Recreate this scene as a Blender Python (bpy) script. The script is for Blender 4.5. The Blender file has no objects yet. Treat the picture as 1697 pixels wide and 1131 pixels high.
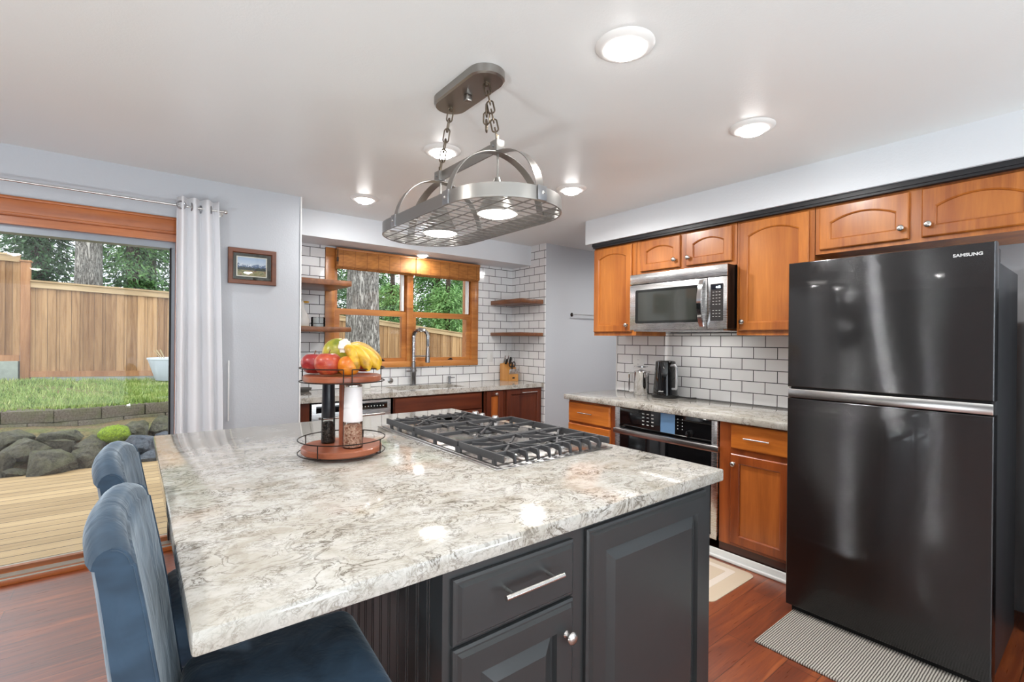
import bpy, bmesh, math, random
import numpy as np
from mathutils import Vector, Matrix
PI = math.pi
SC = bpy.context.scene
COL = SC.collection
random.seed(7)

# ------------------------------------------------------------------ camera
cd = bpy.data.cameras.new('camera'); cam = bpy.data.objects.new('camera', cd); COL.objects.link(cam)
YAW, PITCH, ROLL = .66559, -.00136, .0091978
_f = Vector((math.sin(YAW)*math.cos(PITCH), math.cos(YAW)*math.cos(PITCH), math.sin(PITCH)))
_r0 = Vector((math.cos(YAW), -math.sin(YAW), 0)); _u0 = _r0.cross(_f)
_r = _r0*math.cos(ROLL)+_u0*math.sin(ROLL); _u = -_r0*math.sin(ROLL)+_u0*math.cos(ROLL)
cam.matrix_world = Matrix(((_r.x,_u.x,-_f.x,0),(_r.y,_u.y,-_f.y,0),(_r.z,_u.z,-_f.z,1.37),(0,0,0,1)))
cd.sensor_width = 36; cd.lens = 36*796.889/1697; cd.clip_start = .02; cd.clip_end = 200
SC.camera = cam

# ------------------------------------------------------------------ world (pale overcast sky)
W = bpy.data.worlds.new('overcast'); SC.world = W; W.use_nodes = True
nt = W.node_tree; nt.nodes.clear()
wo = nt.nodes.new('ShaderNodeOutputWorld'); bg = nt.nodes.new('ShaderNodeBackground')
bg.inputs[0].default_value = (.86, .93, 1, 1); bg.inputs[1].default_value = 1.55
nt.links.new(bg.outputs[0], wo.inputs[0])
sd = bpy.data.lights.new('sun', 'SUN'); sd.energy = .6; sd.angle = math.radians(40); sd.color = (1, .97, .92)
so = bpy.data.objects.new('sun', sd); COL.objects.link(so); so.rotation_euler = (math.radians(38), math.radians(-24), 0)

# ------------------------------------------------------------------ exposure
vs = SC.view_settings; SC.display_settings.display_device = 'sRGB'
vs.view_transform = 'Standard'; vs.look = 'None'; vs.gamma = 1; vs.use_curve_mapping = False; vs.exposure = 0.70
SC.cycles.use_denoising = True
SC.cycles.max_bounces = 10; SC.cycles.diffuse_bounces = 5; SC.cycles.glossy_bounces = 5
SC.cycles.transparent_max_bounces = 16
SC.cycles.sample_clamp_indirect = 6
LAMP_W = 2.6          # watts of a recessed ceiling light

# ------------------------------------------------------------------ helpers: materials
def lin(c):
    c /= 255
    return c/12.92 if c <= .04045 else ((c+.055)/1.055)**2.4
def rgb(r, g, b): return (lin(r), lin(g), lin(b), 1)

class NT:
    def __init__(s, name):
        s.m = bpy.data.materials.new(name); s.m.use_nodes = True
        s.t = s.m.node_tree; s.p = s.t.nodes['Principled BSDF']; s._tc = None
    def n(s, typ, **kw):
        nd = s.t.nodes.new(typ)
        for k, v in kw.items():
            if hasattr(nd, k): setattr(nd, k, v)
            else: nd.inputs[k.replace('_', ' ')].default_value = v
        return nd
    def l(s, a, b): s.t.links.new(a, b)
    def obj(s, scale=(1, 1, 1), rot=(0, 0, 0), loc=(0, 0, 0)):
        tc = s.t.nodes.new('ShaderNodeTexCoord'); mp = s.t.nodes.new('ShaderNodeMapping')
        s.l(tc.outputs['Object'], mp.inputs[0])
        mp.inputs['Scale'].default_value = scale; mp.inputs['Rotation'].default_value = rot; mp.inputs['Location'].default_value = loc
        return mp.outputs[0]
    def noise(s, vec, scale, detail=3, rough=.5, dist=0):
        nd = s.t.nodes.new('ShaderNodeTexNoise'); s.l(vec, nd.inputs['Vector'])
        nd.inputs['Scale'].default_value = scale; nd.inputs['Detail'].default_value = detail
        nd.inputs['Roughness'].default_value = rough; nd.inputs['Distortion'].default_value = dist
        return nd.outputs['Fac']
    def ramp(s, fac, stops, interp='LINEAR'):
        nd = s.t.nodes.new('ShaderNodeValToRGB'); s.l(fac, nd.inputs[0]); cr = nd.color_ramp; cr.interpolation = interp
        while len(cr.elements) < len(stops): cr.elements.new(.5)
        for e, (p, c) in zip(cr.elements, stops):
            e.position = p; e.color = c if len(c) == 4 else (*c, 1)
        return nd.outputs[0]
    def math(s, op, a, b=None, c=None, clamp=False):
        nd = s.t.nodes.new('ShaderNodeMath'); nd.operation = op; nd.use_clamp = clamp
        for i, x in enumerate((a, b, c)):
            if x is None: continue
            if hasattr(x, 'links'): s.l(x, nd.inputs[i])
            else: nd.inputs[i].default_value = x
        return nd.outputs[0]
    def mix(s, fac, a, b, blend='MIX'):
        nd = s.t.nodes.new('ShaderNodeMix'); nd.data_type = 'RGBA'; nd.blend_type = blend
        for i, x in ((0, fac), (6, a), (7, b)):
            if hasattr(x, 'links'): s.l(x, nd.inputs[i])
            else: nd.inputs[i].default_value = x
        return nd.outputs[2]
    def bump(s, h, strength=.3, dist=.01):
        nd = s.t.nodes.new('ShaderNodeBump'); s.l(h, nd.inputs['Height'])
        nd.inputs['Strength'].default_value = strength; nd.inputs['Distance'].default_value = dist
        s.l(nd.outputs[0], s.p.inputs['Normal']); return nd
    def set(s, **kw):
        for k, v in kw.items():
            k = k.replace('_', ' ')
            if hasattr(v, 'links'): s.l(v, s.p.inputs[k])
            else: s.p.inputs[k].default_value = v
        return s

def plain(name, col, rough=.5, metal=0., var=0., **kw):
    t = NT(name); t.set(Roughness=rough, Metallic=metal, **kw)
    v = t.noise(t.obj(), 14, 3)
    a = tuple(max(0, x*(1-var)) for x in col[:3])+(1,); b = tuple(min(1, x*(1+var)) for x in col[:3])+(1,)
    t.set(Base_Color=t.ramp(v, [(.3, a), (.7, b)]))
    return t.m

def wall_paint(name, col, rough=.55, bscale=90, bstr=.25):
    t = NT(name); v = t.obj(); n = t.noise(v, bscale, 4, .6)
    big = t.noise(v, 1.3, 2)
    t.set(Base_Color=t.ramp(big, [(.3, tuple(x*.97 for x in col[:3])+(1,)), (.7, col)]), Roughness=rough)
    t.bump(n, bstr, .004); return t.m

def wood(name, dark, light, axis=2, scale=9, rough=.35, stretch=.09, coat=.25, bump=.05):
    t = NT(name); sc = [1, 1, 1]; sc[axis] = stretch
    v = t.obj(tuple(sc)); n = t.noise(v, scale, 6, .6, .9); n2 = t.noise(v, scale*9, 3, .6)
    big = t.noise(t.obj(), 2.2, 2)
    f = t.math('ADD', t.math('MULTIPLY', n, .62), t.math('ADD', t.math('MULTIPLY', n2, .16), t.math('MULTIPLY', big, .22)))
    t.set(Base_Color=t.ramp(f, [(.36, dark), (.64, light)]), Roughness=rough, Coat_Weight=coat, Coat_Roughness=.2)
    t.bump(n2, bump, .003); return t.m

def quartz(name, flow=(1, 1.3, 1), rot=.4):
    t = NT(name); v = t.obj(flow, (0, 0, rot))
    def veins(sc, dist, width, det=5):
        n = t.noise(v, sc, det, .62, dist)
        d = t.math('ABSOLUTE', t.math('SUBTRACT', n, .5))
        return t.math('SUBTRACT', 1, t.math('DIVIDE', d, width), clamp=True)
    patch = t.ramp(t.noise(v, 5.5, 4, .65), [(.38, (0, 0, 0)), (.58, (1, 1, 1))])
    v1 = t.math('MULTIPLY', veins(11, 1.6, .036), patch)
    v2 = t.math('MULTIPLY', veins(28, 2.2, .048), t.ramp(t.noise(v, 10, 4, .6), [(.40, (0, 0, 0)), (.60, (1, 1, 1))]))
    mot = t.math('MULTIPLY', t.ramp(t.noise(v, 24, 6, .75, 1.8), [(.49, (0, 0, 0)), (.62, (1, 1, 1))]), t.ramp(t.noise(v, 8, 4, .6), [(.40, (.1, .1, .1)), (.64, (1, 1, 1))]))
    cloud = t.ramp(t.noise(v, 8, 5, .6, .7), [(.34, (.44, .405, .345)), (.48, (.53, .505, .455)), (.64, (.60, .585, .55))])
    c = t.mix(t.math('MULTIPLY', mot, .54), cloud, (.20, .165, .12, 1))
    c = t.mix(t.math('MULTIPLY', v2, .66), c, (.16, .13, .092, 1))
    c = t.mix(t.math('MULTIPLY', v1, .88), c, (.085, .065, .042, 1))
    t.set(Base_Color=c, Roughness=.10, Coat_Weight=.15); return t.m

def tile(name, horiz, phase):
    """white subway tile, dark grout; horiz 'x' or 'y' is the running direction"""
    t = NT(name); tc = t.n('ShaderNodeTexCoord'); sp = t.n('ShaderNodeSeparateXYZ'); t.l(tc.outputs['Object'], sp.inputs[0])
    cb = t.n('ShaderNodeCombineXYZ')
    t.l(t.math('ADD', sp.outputs[horiz.upper()], phase), cb.inputs[0]); t.l(t.math('ADD', sp.outputs['Z'], 1.-.914+.0116), cb.inputs[1])
    b = t.n('ShaderNodeTexBrick'); t.l(cb.outputs[0], b.inputs['Vector']); b.offset = .5; b.squash = 1
    for k, x in (('Scale', 1), ('Mortar Size', .0030), ('Mortar Smooth', .1), ('Bias', 0), ('Brick Width', .168), ('Row Height', .0843)):
        b.inputs[k].default_value = x
    b.inputs['Color1'].default_value = (.86, .86, .86, 1); b.inputs['Color2'].default_value = (.83, .835, .84, 1)
    b.inputs['Mortar'].default_value = (.055, .055, .06, 1)
    t.set(Base_Color=b.outputs['Color'], Roughness=t.ramp(b.outputs['Fac'], [(0, (.10, .10, .10)), (1, (.8, .8, .8))]))
    h = t.math('ADD', t.math('SUBTRACT', 1, b.outputs['Fac']), t.math('MULTIPLY', t.noise(t.obj(), 7, 2), .12))
    t.bump(h, .35, .004); return t.m

def steel(name, col=(.62, .62, .63), rough=.28, aniso=.6, axis='Z', rot=0, wav=0.):
    t = NT(name); t.set(Base_Color=(*col, 1), Metallic=1., Roughness=rough, Anisotropic=aniso)
    tg = t.n('ShaderNodeTangent'); tg.direction_type = 'RADIAL'; tg.axis = axis
    t.l(tg.outputs[0], t.p.inputs['Tangent']); t.set(Anisotropic_Rotation=rot)
    fine = t.noise(t.obj((1, 1, 60) if axis == 'Z' else (60, 1, 1)), 12, 2)
    t.set(Roughness=t.ramp(fine, [(.3, (rough*.96,)*3), (.7, (rough*1.04,)*3)]))
    if wav:
        t.bump(t.noise(t.obj((1, 1, .35)), 2.6, 1), wav, .02)
    return t.m

def emit(name, col, s):
    t = NT(name); t.set(Base_Color=(.9, .9, .9, 1), Emission_Color=(*col, 1), Emission_Strength=s); return t.m

def thin_glass(name, tint=(1, 1, 1), refl=.08, rough=0.):
    m = bpy.data.materials.new(name); m.use_nodes = True; t = m.node_tree; t.nodes.clear()
    o = t.nodes.new('ShaderNodeOutputMaterial'); mx = t.nodes.new('ShaderNodeMixShader'); tr = t.nodes.new('ShaderNodeBsdfTransparent')
    gl = t.nodes.new('ShaderNodeBsdfGlossy'); fr = t.nodes.new('ShaderNodeFresnel'); fr.inputs[0].default_value = 1.35
    tr.inputs[0].default_value = (*tint, 1); gl.inputs['Roughness'].default_value = rough
    t.links.new(fr.outputs[0], mx.inputs[0]); t.links.new(tr.outputs[0], mx.inputs[1]); t.links.new(gl.outputs[0], mx.inputs[2])
    t.links.new(mx.outputs[0], o.inputs[0]); return m

# ------------------------------------------------------------------ helpers: meshes
def RF(X): return lambda u, v, w: (X-w, u, v)          # faces -x, u runs along y
def FF(Y): return lambda u, v, w: (u, Y-w, v)          # faces -y, u runs along x
def ID(x, y, z): return (x, y, z)

class MB:
    def __init__(s): s.b = bmesh.new()
    def box(s, x0, x1, y0, y1, z0, z1, bev=0, M=ID, seg=2):
        a = M(x0, y0, z0); c = M(x1, y1, z1)
        lo = [min(p, q) for p, q in zip(a, c)]; hi = [max(p, q) for p, q in zip(a, c)]
        r = bmesh.ops.create_cube(s.b, size=1); vv = r['verts']
        for v in vv: v.co = Vector([(lo[i]+hi[i])/2+v.co[i]*(hi[i]-lo[i]) for i in range(3)])
        if bev:
            ed = list({e for v in vv for e in v.link_edges})
            bmesh.ops.bevel(s.b, geom=ed, offset=bev, segments=seg, profile=.5, affect='EDGES', clamp_overlap=True)
        return s
    def loft(s, rings, cap=True, closed=False):
        R = [[s.b.verts.new(p) for p in r] for r in rings]; n = len(R[0])
        pr = list(zip(R, R[1:]))+([(R[-1], R[0])] if closed else [])
        for a, b in pr:
            for i in range(n):
                j = (i+1) % n
                try: s.b.faces.new((a[i], a[j], b[j], b[i]))
                except ValueError: pass
        if cap and not closed:
            s.b.faces.new(R[0][::-1]); s.b.faces.new(R[-1])
        return s
    def lathe(s, prof, c=(0, 0, 0), seg=24, M=None, cap=True):
        """prof: (radius, height) pairs; M maps local (x,y,h) to offsets"""
        M = M or ID; rings = []
        for r, h in prof:
            r = max(r, 1e-4)
            rings.append([tuple(c[i]+M(r*math.cos(2*PI*k/seg), r*math.sin(2*PI*k/seg), h)[i] for i in range(3)) for k in range(seg)])
        return s.loft(rings, cap)
    def cyl(s, p0, p1, r0, r1=None, seg=16):
        return s.tube([p0, p1], [r0, r0 if r1 is None else r1], seg)
    def tube(s, pts, r, seg=8, closed=False):
        P = [Vector(p) for p in pts]; n = len(P)
        if not hasattr(r, '__len__'): r = [r]*n
        T = []
        for i in range(n):
            a = P[(i-1) % n] if (closed or i) else P[0]; b = P[(i+1) % n] if (closed or i < n-1) else P[-1]
            d = (b-a); T.append(d.normalized() if d.length > 1e-9 else Vector((0, 0, 1)))
        up = Vector((0, 0, 1)) if abs(T[0].z) < .9 else Vector((1, 0, 0))
        nrm = (up-T[0]*up.dot(T[0])).normalized(); rings = []
        for i in range(n):
            nrm = (nrm-T[i]*nrm.dot(T[i]))
            if nrm.length < 1e-6: nrm = T[i].orthogonal()
            nrm.normalize(); bn = T[i].cross(nrm)
            rings.append([P[i]+(nrm*math.cos(2*PI*k/seg)+bn*math.sin(2*PI*k/seg))*r[i] for k in range(seg)])
        return s.loft(rings, True, closed)
    def strap(s, pts, wid, th):
        """flat band; wid: vector across the band, th: thickness"""
        P = [Vector(p) for p in pts]; wv = Vector(wid); rings = []
        for i in range(len(P)):
            t = (P[min(i+1, len(P)-1)]-P[max(i-1, 0)]).normalized(); nn = t.cross(wv.normalized()).normalized()*th/2
            rings.append([P[i]-wv/2-nn, P[i]+wv/2-nn, P[i]+wv/2+nn, P[i]-wv/2+nn])
        return s.loft(rings)
    def prism(s, poly, a, b, M=ID):
        return s.loft([[M(u, v, a) for u, v in poly], [M(u, v, b) for u, v in poly]])
    def sphere(s, c, r, seg=20, rings=12, fn=None):
        if not hasattr(r, '__len__'): r = (r, r, r)
        rr = bmesh.ops.create_uvsphere(s.b, u_segments=seg, v_segments=rings, radius=1)
        for v in rr['verts']:
            d = v.co.copy()
            if fn: d = fn(d)
            v.co = Vector([c[i]+d[i]*r[i] for i in range(3)])
        return s
    def sheet(s, fn, nu, nv):
        V = [[s.b.verts.new(fn(i/nu, j/nv)) for j in range(nv+1)] for i in range(nu+1)]
        for i in range(nu):
            for j in range(nv): s.b.faces.new((V[i][j], V[i+1][j], V[i+1][j+1], V[i][j+1]))
        return s
    def xf(s, fn):
        for v in s.b.verts: v.co = Vector(fn(v.co))
        return s
    def build(s, name, m, parent=None, base=None, smooth=35, rec=True):
        if rec: bmesh.ops.recalc_face_normals(s.b, faces=s.b.faces)
        off = Vector(ROOT.get(parent.name, (0, 0, 0))) if parent else Vector(base or (0, 0, 0))
        for v in s.b.verts: v.co -= off
        me = bpy.data.meshes.new(name); s.b.to_mesh(me); s.b.free()
        if smooth:
            me.shade_smooth(); me.set_sharp_from_angle(angle=math.radians(smooth))
        me.materials.append(m)
        o = bpy.data.objects.new(name, me); COL.objects.link(o)
        if parent: o.parent = parent; ROOT[o.name] = off
        else: o.location = off; ROOT[o.name] = off
        return o
ROOT = {}

def tag(o, label, cat, group=None, kind=None):
    if label: o['label'] = label
    if cat: o['category'] = cat
    if group: o['group'] = group
    if kind: o['kind'] = kind
    return o
def thing(name, loc, label, cat, group=None):
    o = bpy.data.objects.new(name, None); COL.objects.link(o); o.location = loc; o.empty_display_size = .05
    ROOT[o.name] = Vector(loc); return tag(o, label, cat, group)
def struct(name, mb, m, smooth=35):
    o = mb.build(name, m, smooth=smooth); o['kind'] = 'structure'; return o
def kids(o): return [c for c in COL.objects if c.parent == o]
def dup(o, loc, label=None, rz=None):
    r = o.copy(); COL.objects.link(r); r.location = loc
    if rz is not None: r.rotation_euler = (0, 0, rz)
    if label: r['label'] = label
    for ch in kids(o):
        c = ch.copy(); COL.objects.link(c); c.parent = r
        for g in kids(ch):
            d = g.copy(); COL.objects.link(d); d.parent = c
    return r
def text_mesh(name, s, size, M, m, parent, ext=.0008, align='CENTER', bold=0.):
    cu = bpy.data.curves.new(name, 'FONT'); cu.body = s; cu.size = size; cu.extrude = ext; cu.align_x = align; cu.offset = bold
    t = bpy.data.objects.new(name+'_curve', cu); COL.objects.link(t)
    dg = bpy.context.evaluated_depsgraph_get(); me = bpy.data.meshes.new_from_object(t.evaluated_get(dg))
    bpy.data.objects.remove(t); bpy.data.curves.remove(cu)
    off = ROOT.get(parent.name, Vector((0, 0, 0)))
    for v in me.vertices: v.co = Vector(M(*v.co))-off
    me.materials.clear(); me.materials.append(m); me.name = name
    o = bpy.data.objects.new(name, me); COL.objects.link(o); o.parent = parent; ROOT[o.name] = off; return o

def contour(u0, u1, v0, v1, s, arch, n):
    p = [(u0+s, v0+s), (u1-s, v0+s)]
    for k in range(n+1):
        t = k/n; p.append((u1-s-(u1-u0-2*s)*t, v1-s-arch*(2*t-1)**2))
    return p
def cab_door(M, u0, u1, v0, v1, t, parent, m, pm, name='door', stile=.06, arch=0., recess=.011, raised=False, w0=.001):
    """frame-and-panel door; the centre panel is a sub-part"""
    n = 14 if arch else 2
    def out(e):
        p = [(u0+e, v0+e), (u1-e, v0+e)]
        for k in range(n+1): p.append((u1-e-(u1-u0-2*e)*k/n, v1-e))
        return p
    def R(p, w): return [M(a, b, w) for a, b in p]
    c = lambda s: contour(u0, u1, v0, v1, s, arch, n)
    mb = MB()
    if raised:
        rings = [R(out(0), w0), R(out(0), w0+t*.45), R(out(.006), w0+t*.62), R(out(.010), w0+t*.62), R(out(.017), w0+t), R(c(stile), w0+t), R(c(stile+.004), w0+t-recess)]
    else:
        rings = [R(out(0), w0), R(out(0), w0+t-.005), R(out(.005), w0+t), R(c(stile-.006), w0+t), R(c(stile), w0+t-.004), R(c(stile+.002), w0+t-recess)]
    mb.loft(rings, cap=False)
    o = mb.build(name, m, parent, smooth=10 if raised else 25)
    pb = MB()
    if raised:
        pb.loft([R(c(stile+.0035), w0+.001), R(c(stile+.0035), w0+t-recess), R(c(stile+.010), w0+t-recess), R(c(stile+.040), w0+t+.001)], cap=True)
    else:
        pb.loft([R(c(stile+.0015), w0+.001), R(c(stile+.0015), w0+t-recess)], cap=True)
    pb.build('door_panel', pm, o, smooth=8 if raised else 25)
    return o
def drawer_front(M, u0, u1, v0, v1, t, parent, m, name='drawer', w0=.001, step=True):
    def out(e): return [(u0+e, v0+e), (u1-e, v0+e), (u1-e, v1-e), (u0+e, v1-e)]
    def R(p, w): return [M(a, b, w) for a, b in p]
    if step: rr = [R(out(0), w0), R(out(0), w0+t*.45), R(out(.006), w0+t*.62), R(out(.010), w0+t*.62), R(out(.017), w0+t)]
    else: rr = [R(out(0), w0), R(out(0), w0+t-.007), R(out(.007), w0+t)]
    return MB().loft(rr).build(name, m, parent, smooth=25)
def knob(M, u, v, w, parent, m, r=.016):
    return MB().lathe([(r*.62, 0), (r*.55, .003), (r*.36, .006), (r*.36, .014), (r*.75, .018), (r, .023), (r*.9, .028), (r*.5, .031), (0, .032)],
        c=M(u, v, w), M=lambda a, b, h: tuple(Vector(M(a, b, h))-Vector(M(0, 0, 0))), seg=20).build('knob', m, parent, smooth=50)
def pull(M, u0, u1, v, w, parent, m, r=.006, out=.032):
    d = (u1-u0)*.14; mb = MB()
    mb.cyl(M(u0, v, w+out), M(u1, v, w+out), r, seg=12)
    for u in (u0+d, u1-d): mb.cyl(M(u, v, w), M(u, v, w+out), r*.8, seg=10)
    return mb.build('handle', m, parent, smooth=50)

# ------------------------------------------------------------------ materials
M_WALL = wall_paint('wall_blue_grey_paint', rgb(188, 191, 196))
M_SOFF = wall_paint('wall_pale_paint', rgb(222, 225, 229))
M_CEIL = wall_paint('ceiling_paint', rgb(229, 230, 228), rough=.34, bscale=130, bstr=.16)
M_WHITE = plain('white_trim', rgb(232, 232, 230), .35)
M_TILEX = tile('tile_back', 'x', .05)
M_TILEY = tile('tile_side', 'y', -2.94+.168*20+.000)
M_QZ = quartz('quartz'); M_QZ2 = quartz('quartz_counter', (1.3, 1, 1), -.3)
CH_D, CH_L = rgb(138, 68, 18), rgb(200, 122, 50)
M_CHZ = wood('cherry_upright', CH_D, CH_L, 2, 8); M_CHY = wood('cherry_level', CH_D, CH_L, 1, 8)
M_CHP = wood('cherry_panel', rgb(152, 80, 24), rgb(202, 126, 54), 2, 6)
M_CLZ = wood('cherry_red_upright', rgb(110, 46, 16), rgb(172, 88, 36), 2, 8)
M_CLP = wood('cherry_red_panel', rgb(132, 66, 22), rgb(192, 108, 46), 2, 7)
M_CLY = wood('cherry_amber_drawer', rgb(158, 78, 20), rgb(214, 128, 48), 1, 7)
M_DKZ = wood('shaded_cherry_upright', rgb(70, 28, 14), rgb(112, 54, 30), 2, 8); M_DKX = wood('shaded_cherry_level', rgb(70, 28, 14), rgb(112, 54, 30), 0, 8)  # cherry darkened: the shade along the sink run is put into the colour
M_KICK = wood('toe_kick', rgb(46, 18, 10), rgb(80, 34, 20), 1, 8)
M_FIRX = wood('fir_level', rgb(150, 84, 34), rgb(204, 136, 70), 0, 9, coat=.2); M_FIRZ = wood('fir_upright', rgb(150, 84, 34), rgb(204, 136, 70), 2, 9, coat=.2)
M_HEADX = wood('fir_header', rgb(140, 70, 28), rgb(192, 112, 54), 0, 9, coat=.2)
M_SHELF = wood('walnut_shelf', rgb(84, 48, 26), rgb(134, 84, 50), 1, 10, coat=0)
M_STEEL = steel('brushed_steel', (.66, .66, .66), .27, .5); M_STEELX = steel('nickel', (.60, .58, .56), .26, .3)
M_CHROME = plain('chrome', (.75, .75, .76, 1), .09, 1.); M_NICK = plain('satin_nickel', (.66, .64, .61, 1), .26, 1.)
def black_stainless():
    """fine horizontal brushing: the surface normal jitters up and down only, so highlights stretch into vertical streaks"""
    t = NT('black_stainless'); t.set(Base_Color=(.075, .075, .078, 1), Metallic=1., Roughness=.10, Coat_Weight=.30, Coat_Roughness=.03, Coat_IOR=1.4)
    w = t.n('ShaderNodeTexWhiteNoise'); w.noise_dimensions = '3D'; t.l(t.obj((7000, 7000, 7000)), w.inputs['Vector'])
    u = t.math('SUBTRACT', w.outputs['Value'], .5)
    tilt = t.math('MULTIPLY', u, t.math('ADD', .30, t.math('MULTIPLY', t.math('ABSOLUTE', u), 1.5)))
    wav = t.math('MULTIPLY', t.math('SUBTRACT', t.noise(t.obj((1, 1, .45)), 2.6, 1), .5), .055)
    cb = t.n('ShaderNodeCombineXYZ'); t.l(wav, cb.inputs[1]); t.l(tilt, cb.inputs[2])
    g = t.n('ShaderNodeNewGeometry'); ad = t.n('ShaderNodeVectorMath'); ad.operation = 'ADD'; t.l(g.outputs['Normal'], ad.inputs[0]); t.l(cb.outputs[0], ad.inputs[1])
    nm = t.n('ShaderNodeVectorMath'); nm.operation = 'NORMALIZE'; t.l(ad.outputs[0], nm.inputs[0]); t.l(nm.outputs[0], t.p.inputs['Normal']); return t.m
M_FRIDGE = black_stainless()
M_FRSIDE = plain('fridge_side', rgb(44, 44, 46), .35)
M_BLACK = plain('black_plastic', rgb(18, 18, 19), .3); M_BLKGL = plain('black_gloss', rgb(12, 12, 14), .06, Coat_Weight=.5)
M_IRON = plain('cast_iron', rgb(62, 62, 64), .48); M_GAP = plain('dark_gap', rgb(14, 12, 12), .8)
M_BLKTRIM = plain('black_trim', rgb(26, 26, 30), .45)
M_ISL = plain('charcoal_paint', rgb(54, 56, 57), .30, var=.03, Coat_Weight=.15)
M_WIRE = plain('black_wire', rgb(40, 32, 28), .4, .6)

def floor_mat():
    t = NT('hardwood'); v = t.obj()
    b = t.n('ShaderNodeTexBrick'); t.l(v, b.inputs['Vector']); b.offset = .37
    for k, x in (('Scale', 1), ('Mortar Size', .0012), ('Mortar Smooth', 0), ('Bias', 0), ('Brick Width', 1.35), ('Row Height', .127)): b.inputs[k].default_value = x
    b.inputs['Color1'].default_value = (.25, .25, .25, 1); b.inputs['Color2'].default_value = (.75, .75, .75, 1); b.inputs['Mortar'].default_value = (.4, .4, .4, 1)
    g = t.noise(t.obj((.10, 1, 1)), 16, 6, .62, 1.2); fine = t.noise(t.obj((.06, 1, 1)), 120, 3, .6)
    sepc = t.n('ShaderNodeSeparateColor'); t.l(b.outputs['Color'], sepc.inputs[0])
    f = t.math('ADD', t.math('ADD', t.math('MULTIPLY', g, .6), t.math('MULTIPLY', fine, .18)), t.math('MULTIPLY', sepc.outputs[0], .22))
    c = t.ramp(f, [(.30, rgb(60, 20, 7)), (.5, rgb(122, 54, 22)), (.68, rgb(174, 94, 44))])
    t.set(Base_Color=t.mix(b.outputs['Fac'], c, rgb(40, 16, 8)), Roughness=t.ramp(fine, [(.3, (.26,)*3), (.7, (.40,)*3)]), Coat_Weight=1., Coat_Roughness=.40, Coat_IOR=1.58)
    t.bump(t.math('ADD', t.math('MULTIPLY', g, .5), t.math('MULTIPLY', b.outputs['Fac'], -.6)), .12, .004); return t.m
M_FLOOR = floor_mat()

def boards_mat(name, axis, width, dark, light, gapc, gap=.004, grain=2, rough=.7, coat=0):
    """axis: coordinate across the boards"""
    t = NT(name); tc = t.n('ShaderNodeTexCoord'); sp = t.n('ShaderNodeSeparateXYZ'); t.l(tc.outputs['Object'], sp.inputs[0])
    q = t.math('DIVIDE', sp.outputs[axis], width); fr = t.math('FRACT', q); idx = t.math('FLOOR', q)
    w = t.n('ShaderNodeTexWhiteNoise'); w.noise_dimensions = '1D'; t.l(idx, w.inputs['W'])
    sc = [1, 1, 1]; sc[grain] = .08
    n = t.noise(t.obj(tuple(sc)), 22, 5, .6, .6)
    f = t.math('ADD', t.math('MULTIPLY', n, .65), t.math('MULTIPLY', w.outputs['Value'], .35))
    g = t.math('LESS_THAN', fr, gap/width)
    t.set(Base_Color=t.mix(g, t.ramp(f, [(.28, dark), (.72, light)]), gapc), Roughness=rough, Coat_Weight=coat)
    t.bump(t.math('SUBTRACT', t.math('MULTIPLY', n, .3), g), .4, .006); return t.m

# ------------------------------------------------------------------ room shell
CZ = 2.42
struct('floor', MB().box(-6.6, 5.0, -3.6, 3.93, -.12, 0), M_FLOOR)
struct('floor_sink', MB().box(.80, 5.0, 3.93, 4.6, -.12, 0), M_FLOOR)['kind'] = 'structure'
struct('ceiling', MB().box(-6.6, 5.0, -3.6, 4.62, CZ, CZ+.1), M_CEIL)
LY = 3.78
struct('wall_left', MB().box(-6.6, -1.98, LY, LY+.15, 0, CZ).box(-1.98, .245, LY, LY+.15, 2.06, CZ).box(.245, .965, LY, LY+.15, 0, CZ).box(.80, .965, LY+.15, 4.44, 0, CZ), M_WALL)
struct('trim_1', MB().box(.962, .971, LY-.006, LY+.02, 0, CZ), M_WHITE)
BY = 4.43
struct('wall_back', MB().box(.80, 1.40, BY, BY+.16, 0, CZ).box(2.925, 3.62, BY, BY+.16, 0, CZ).box(1.40, 2.925, BY, BY+.16, 0, 1.155).box(1.40, 2.925, BY, BY+.16, 2.15, CZ), M_TILEX)
struct('wall_return', MB().box(3.47, 3.482, 3.852, BY, 0, CZ), M_TILEY)
struct('wall_hall', MB().box(3.482, 5.0, 3.85, 3.98, 0, CZ), M_WALL)
struct('wall_right', MB().box(3.585, 3.72, -3.5, 2.952, 0, CZ), M_WALL)
struct('wall_right_tile', MB().box(3.573, 3.585, 1.0, 2.945, .905, 1.44), M_TILEY)
struct('trim_2', MB().box(3.568, 3.586, 2.945, 2.956, .9, 1.44), M_WHITE)
struct('wall_hall_end', MB().box(4.9, 5.0, -3.5, 3.85, 0, CZ), M_WALL)
struct('wall_rear', MB().box(-6.6, -4.2, -3.6, -3.5, 0, CZ).box(-.1, .3, -3.6, -3.5, 0, CZ).box(3.4, 5.0, -3.6, -3.5, 0, CZ).box(-6.6, 5.0, -3.6, -3.5, 2.28, CZ).box(-6.6, 5.0, -3.6, -3.5, 0, .12), M_WALL)
struct('wall_side', MB().box(-6.7, -6.6, -3.5, LY+.15, 0, CZ), wall_paint('dark_reflection_wall', rgb(84, 84, 86)))  # unseen wall, darkened so the fridge reflects a dark room
struct('trim_3', MB().box(.965, 3.47, 4.09, BY, 2.205, CZ), M_SOFF)                      # dropped ceiling over the sink
struct('trim_4', MB().box(3.105, 3.585, -1.2, 2.925, 2.212, CZ), M_SOFF)                 # boxed soffit above the wall cabinets
struct('trim_5', MB().box(3.125, 3.20, -.3, 2.865, 2.186, 2.212).box(3.132, 3.20, -.3, 2.862, 2.172, 2.186), M_BLKTRIM)
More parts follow.
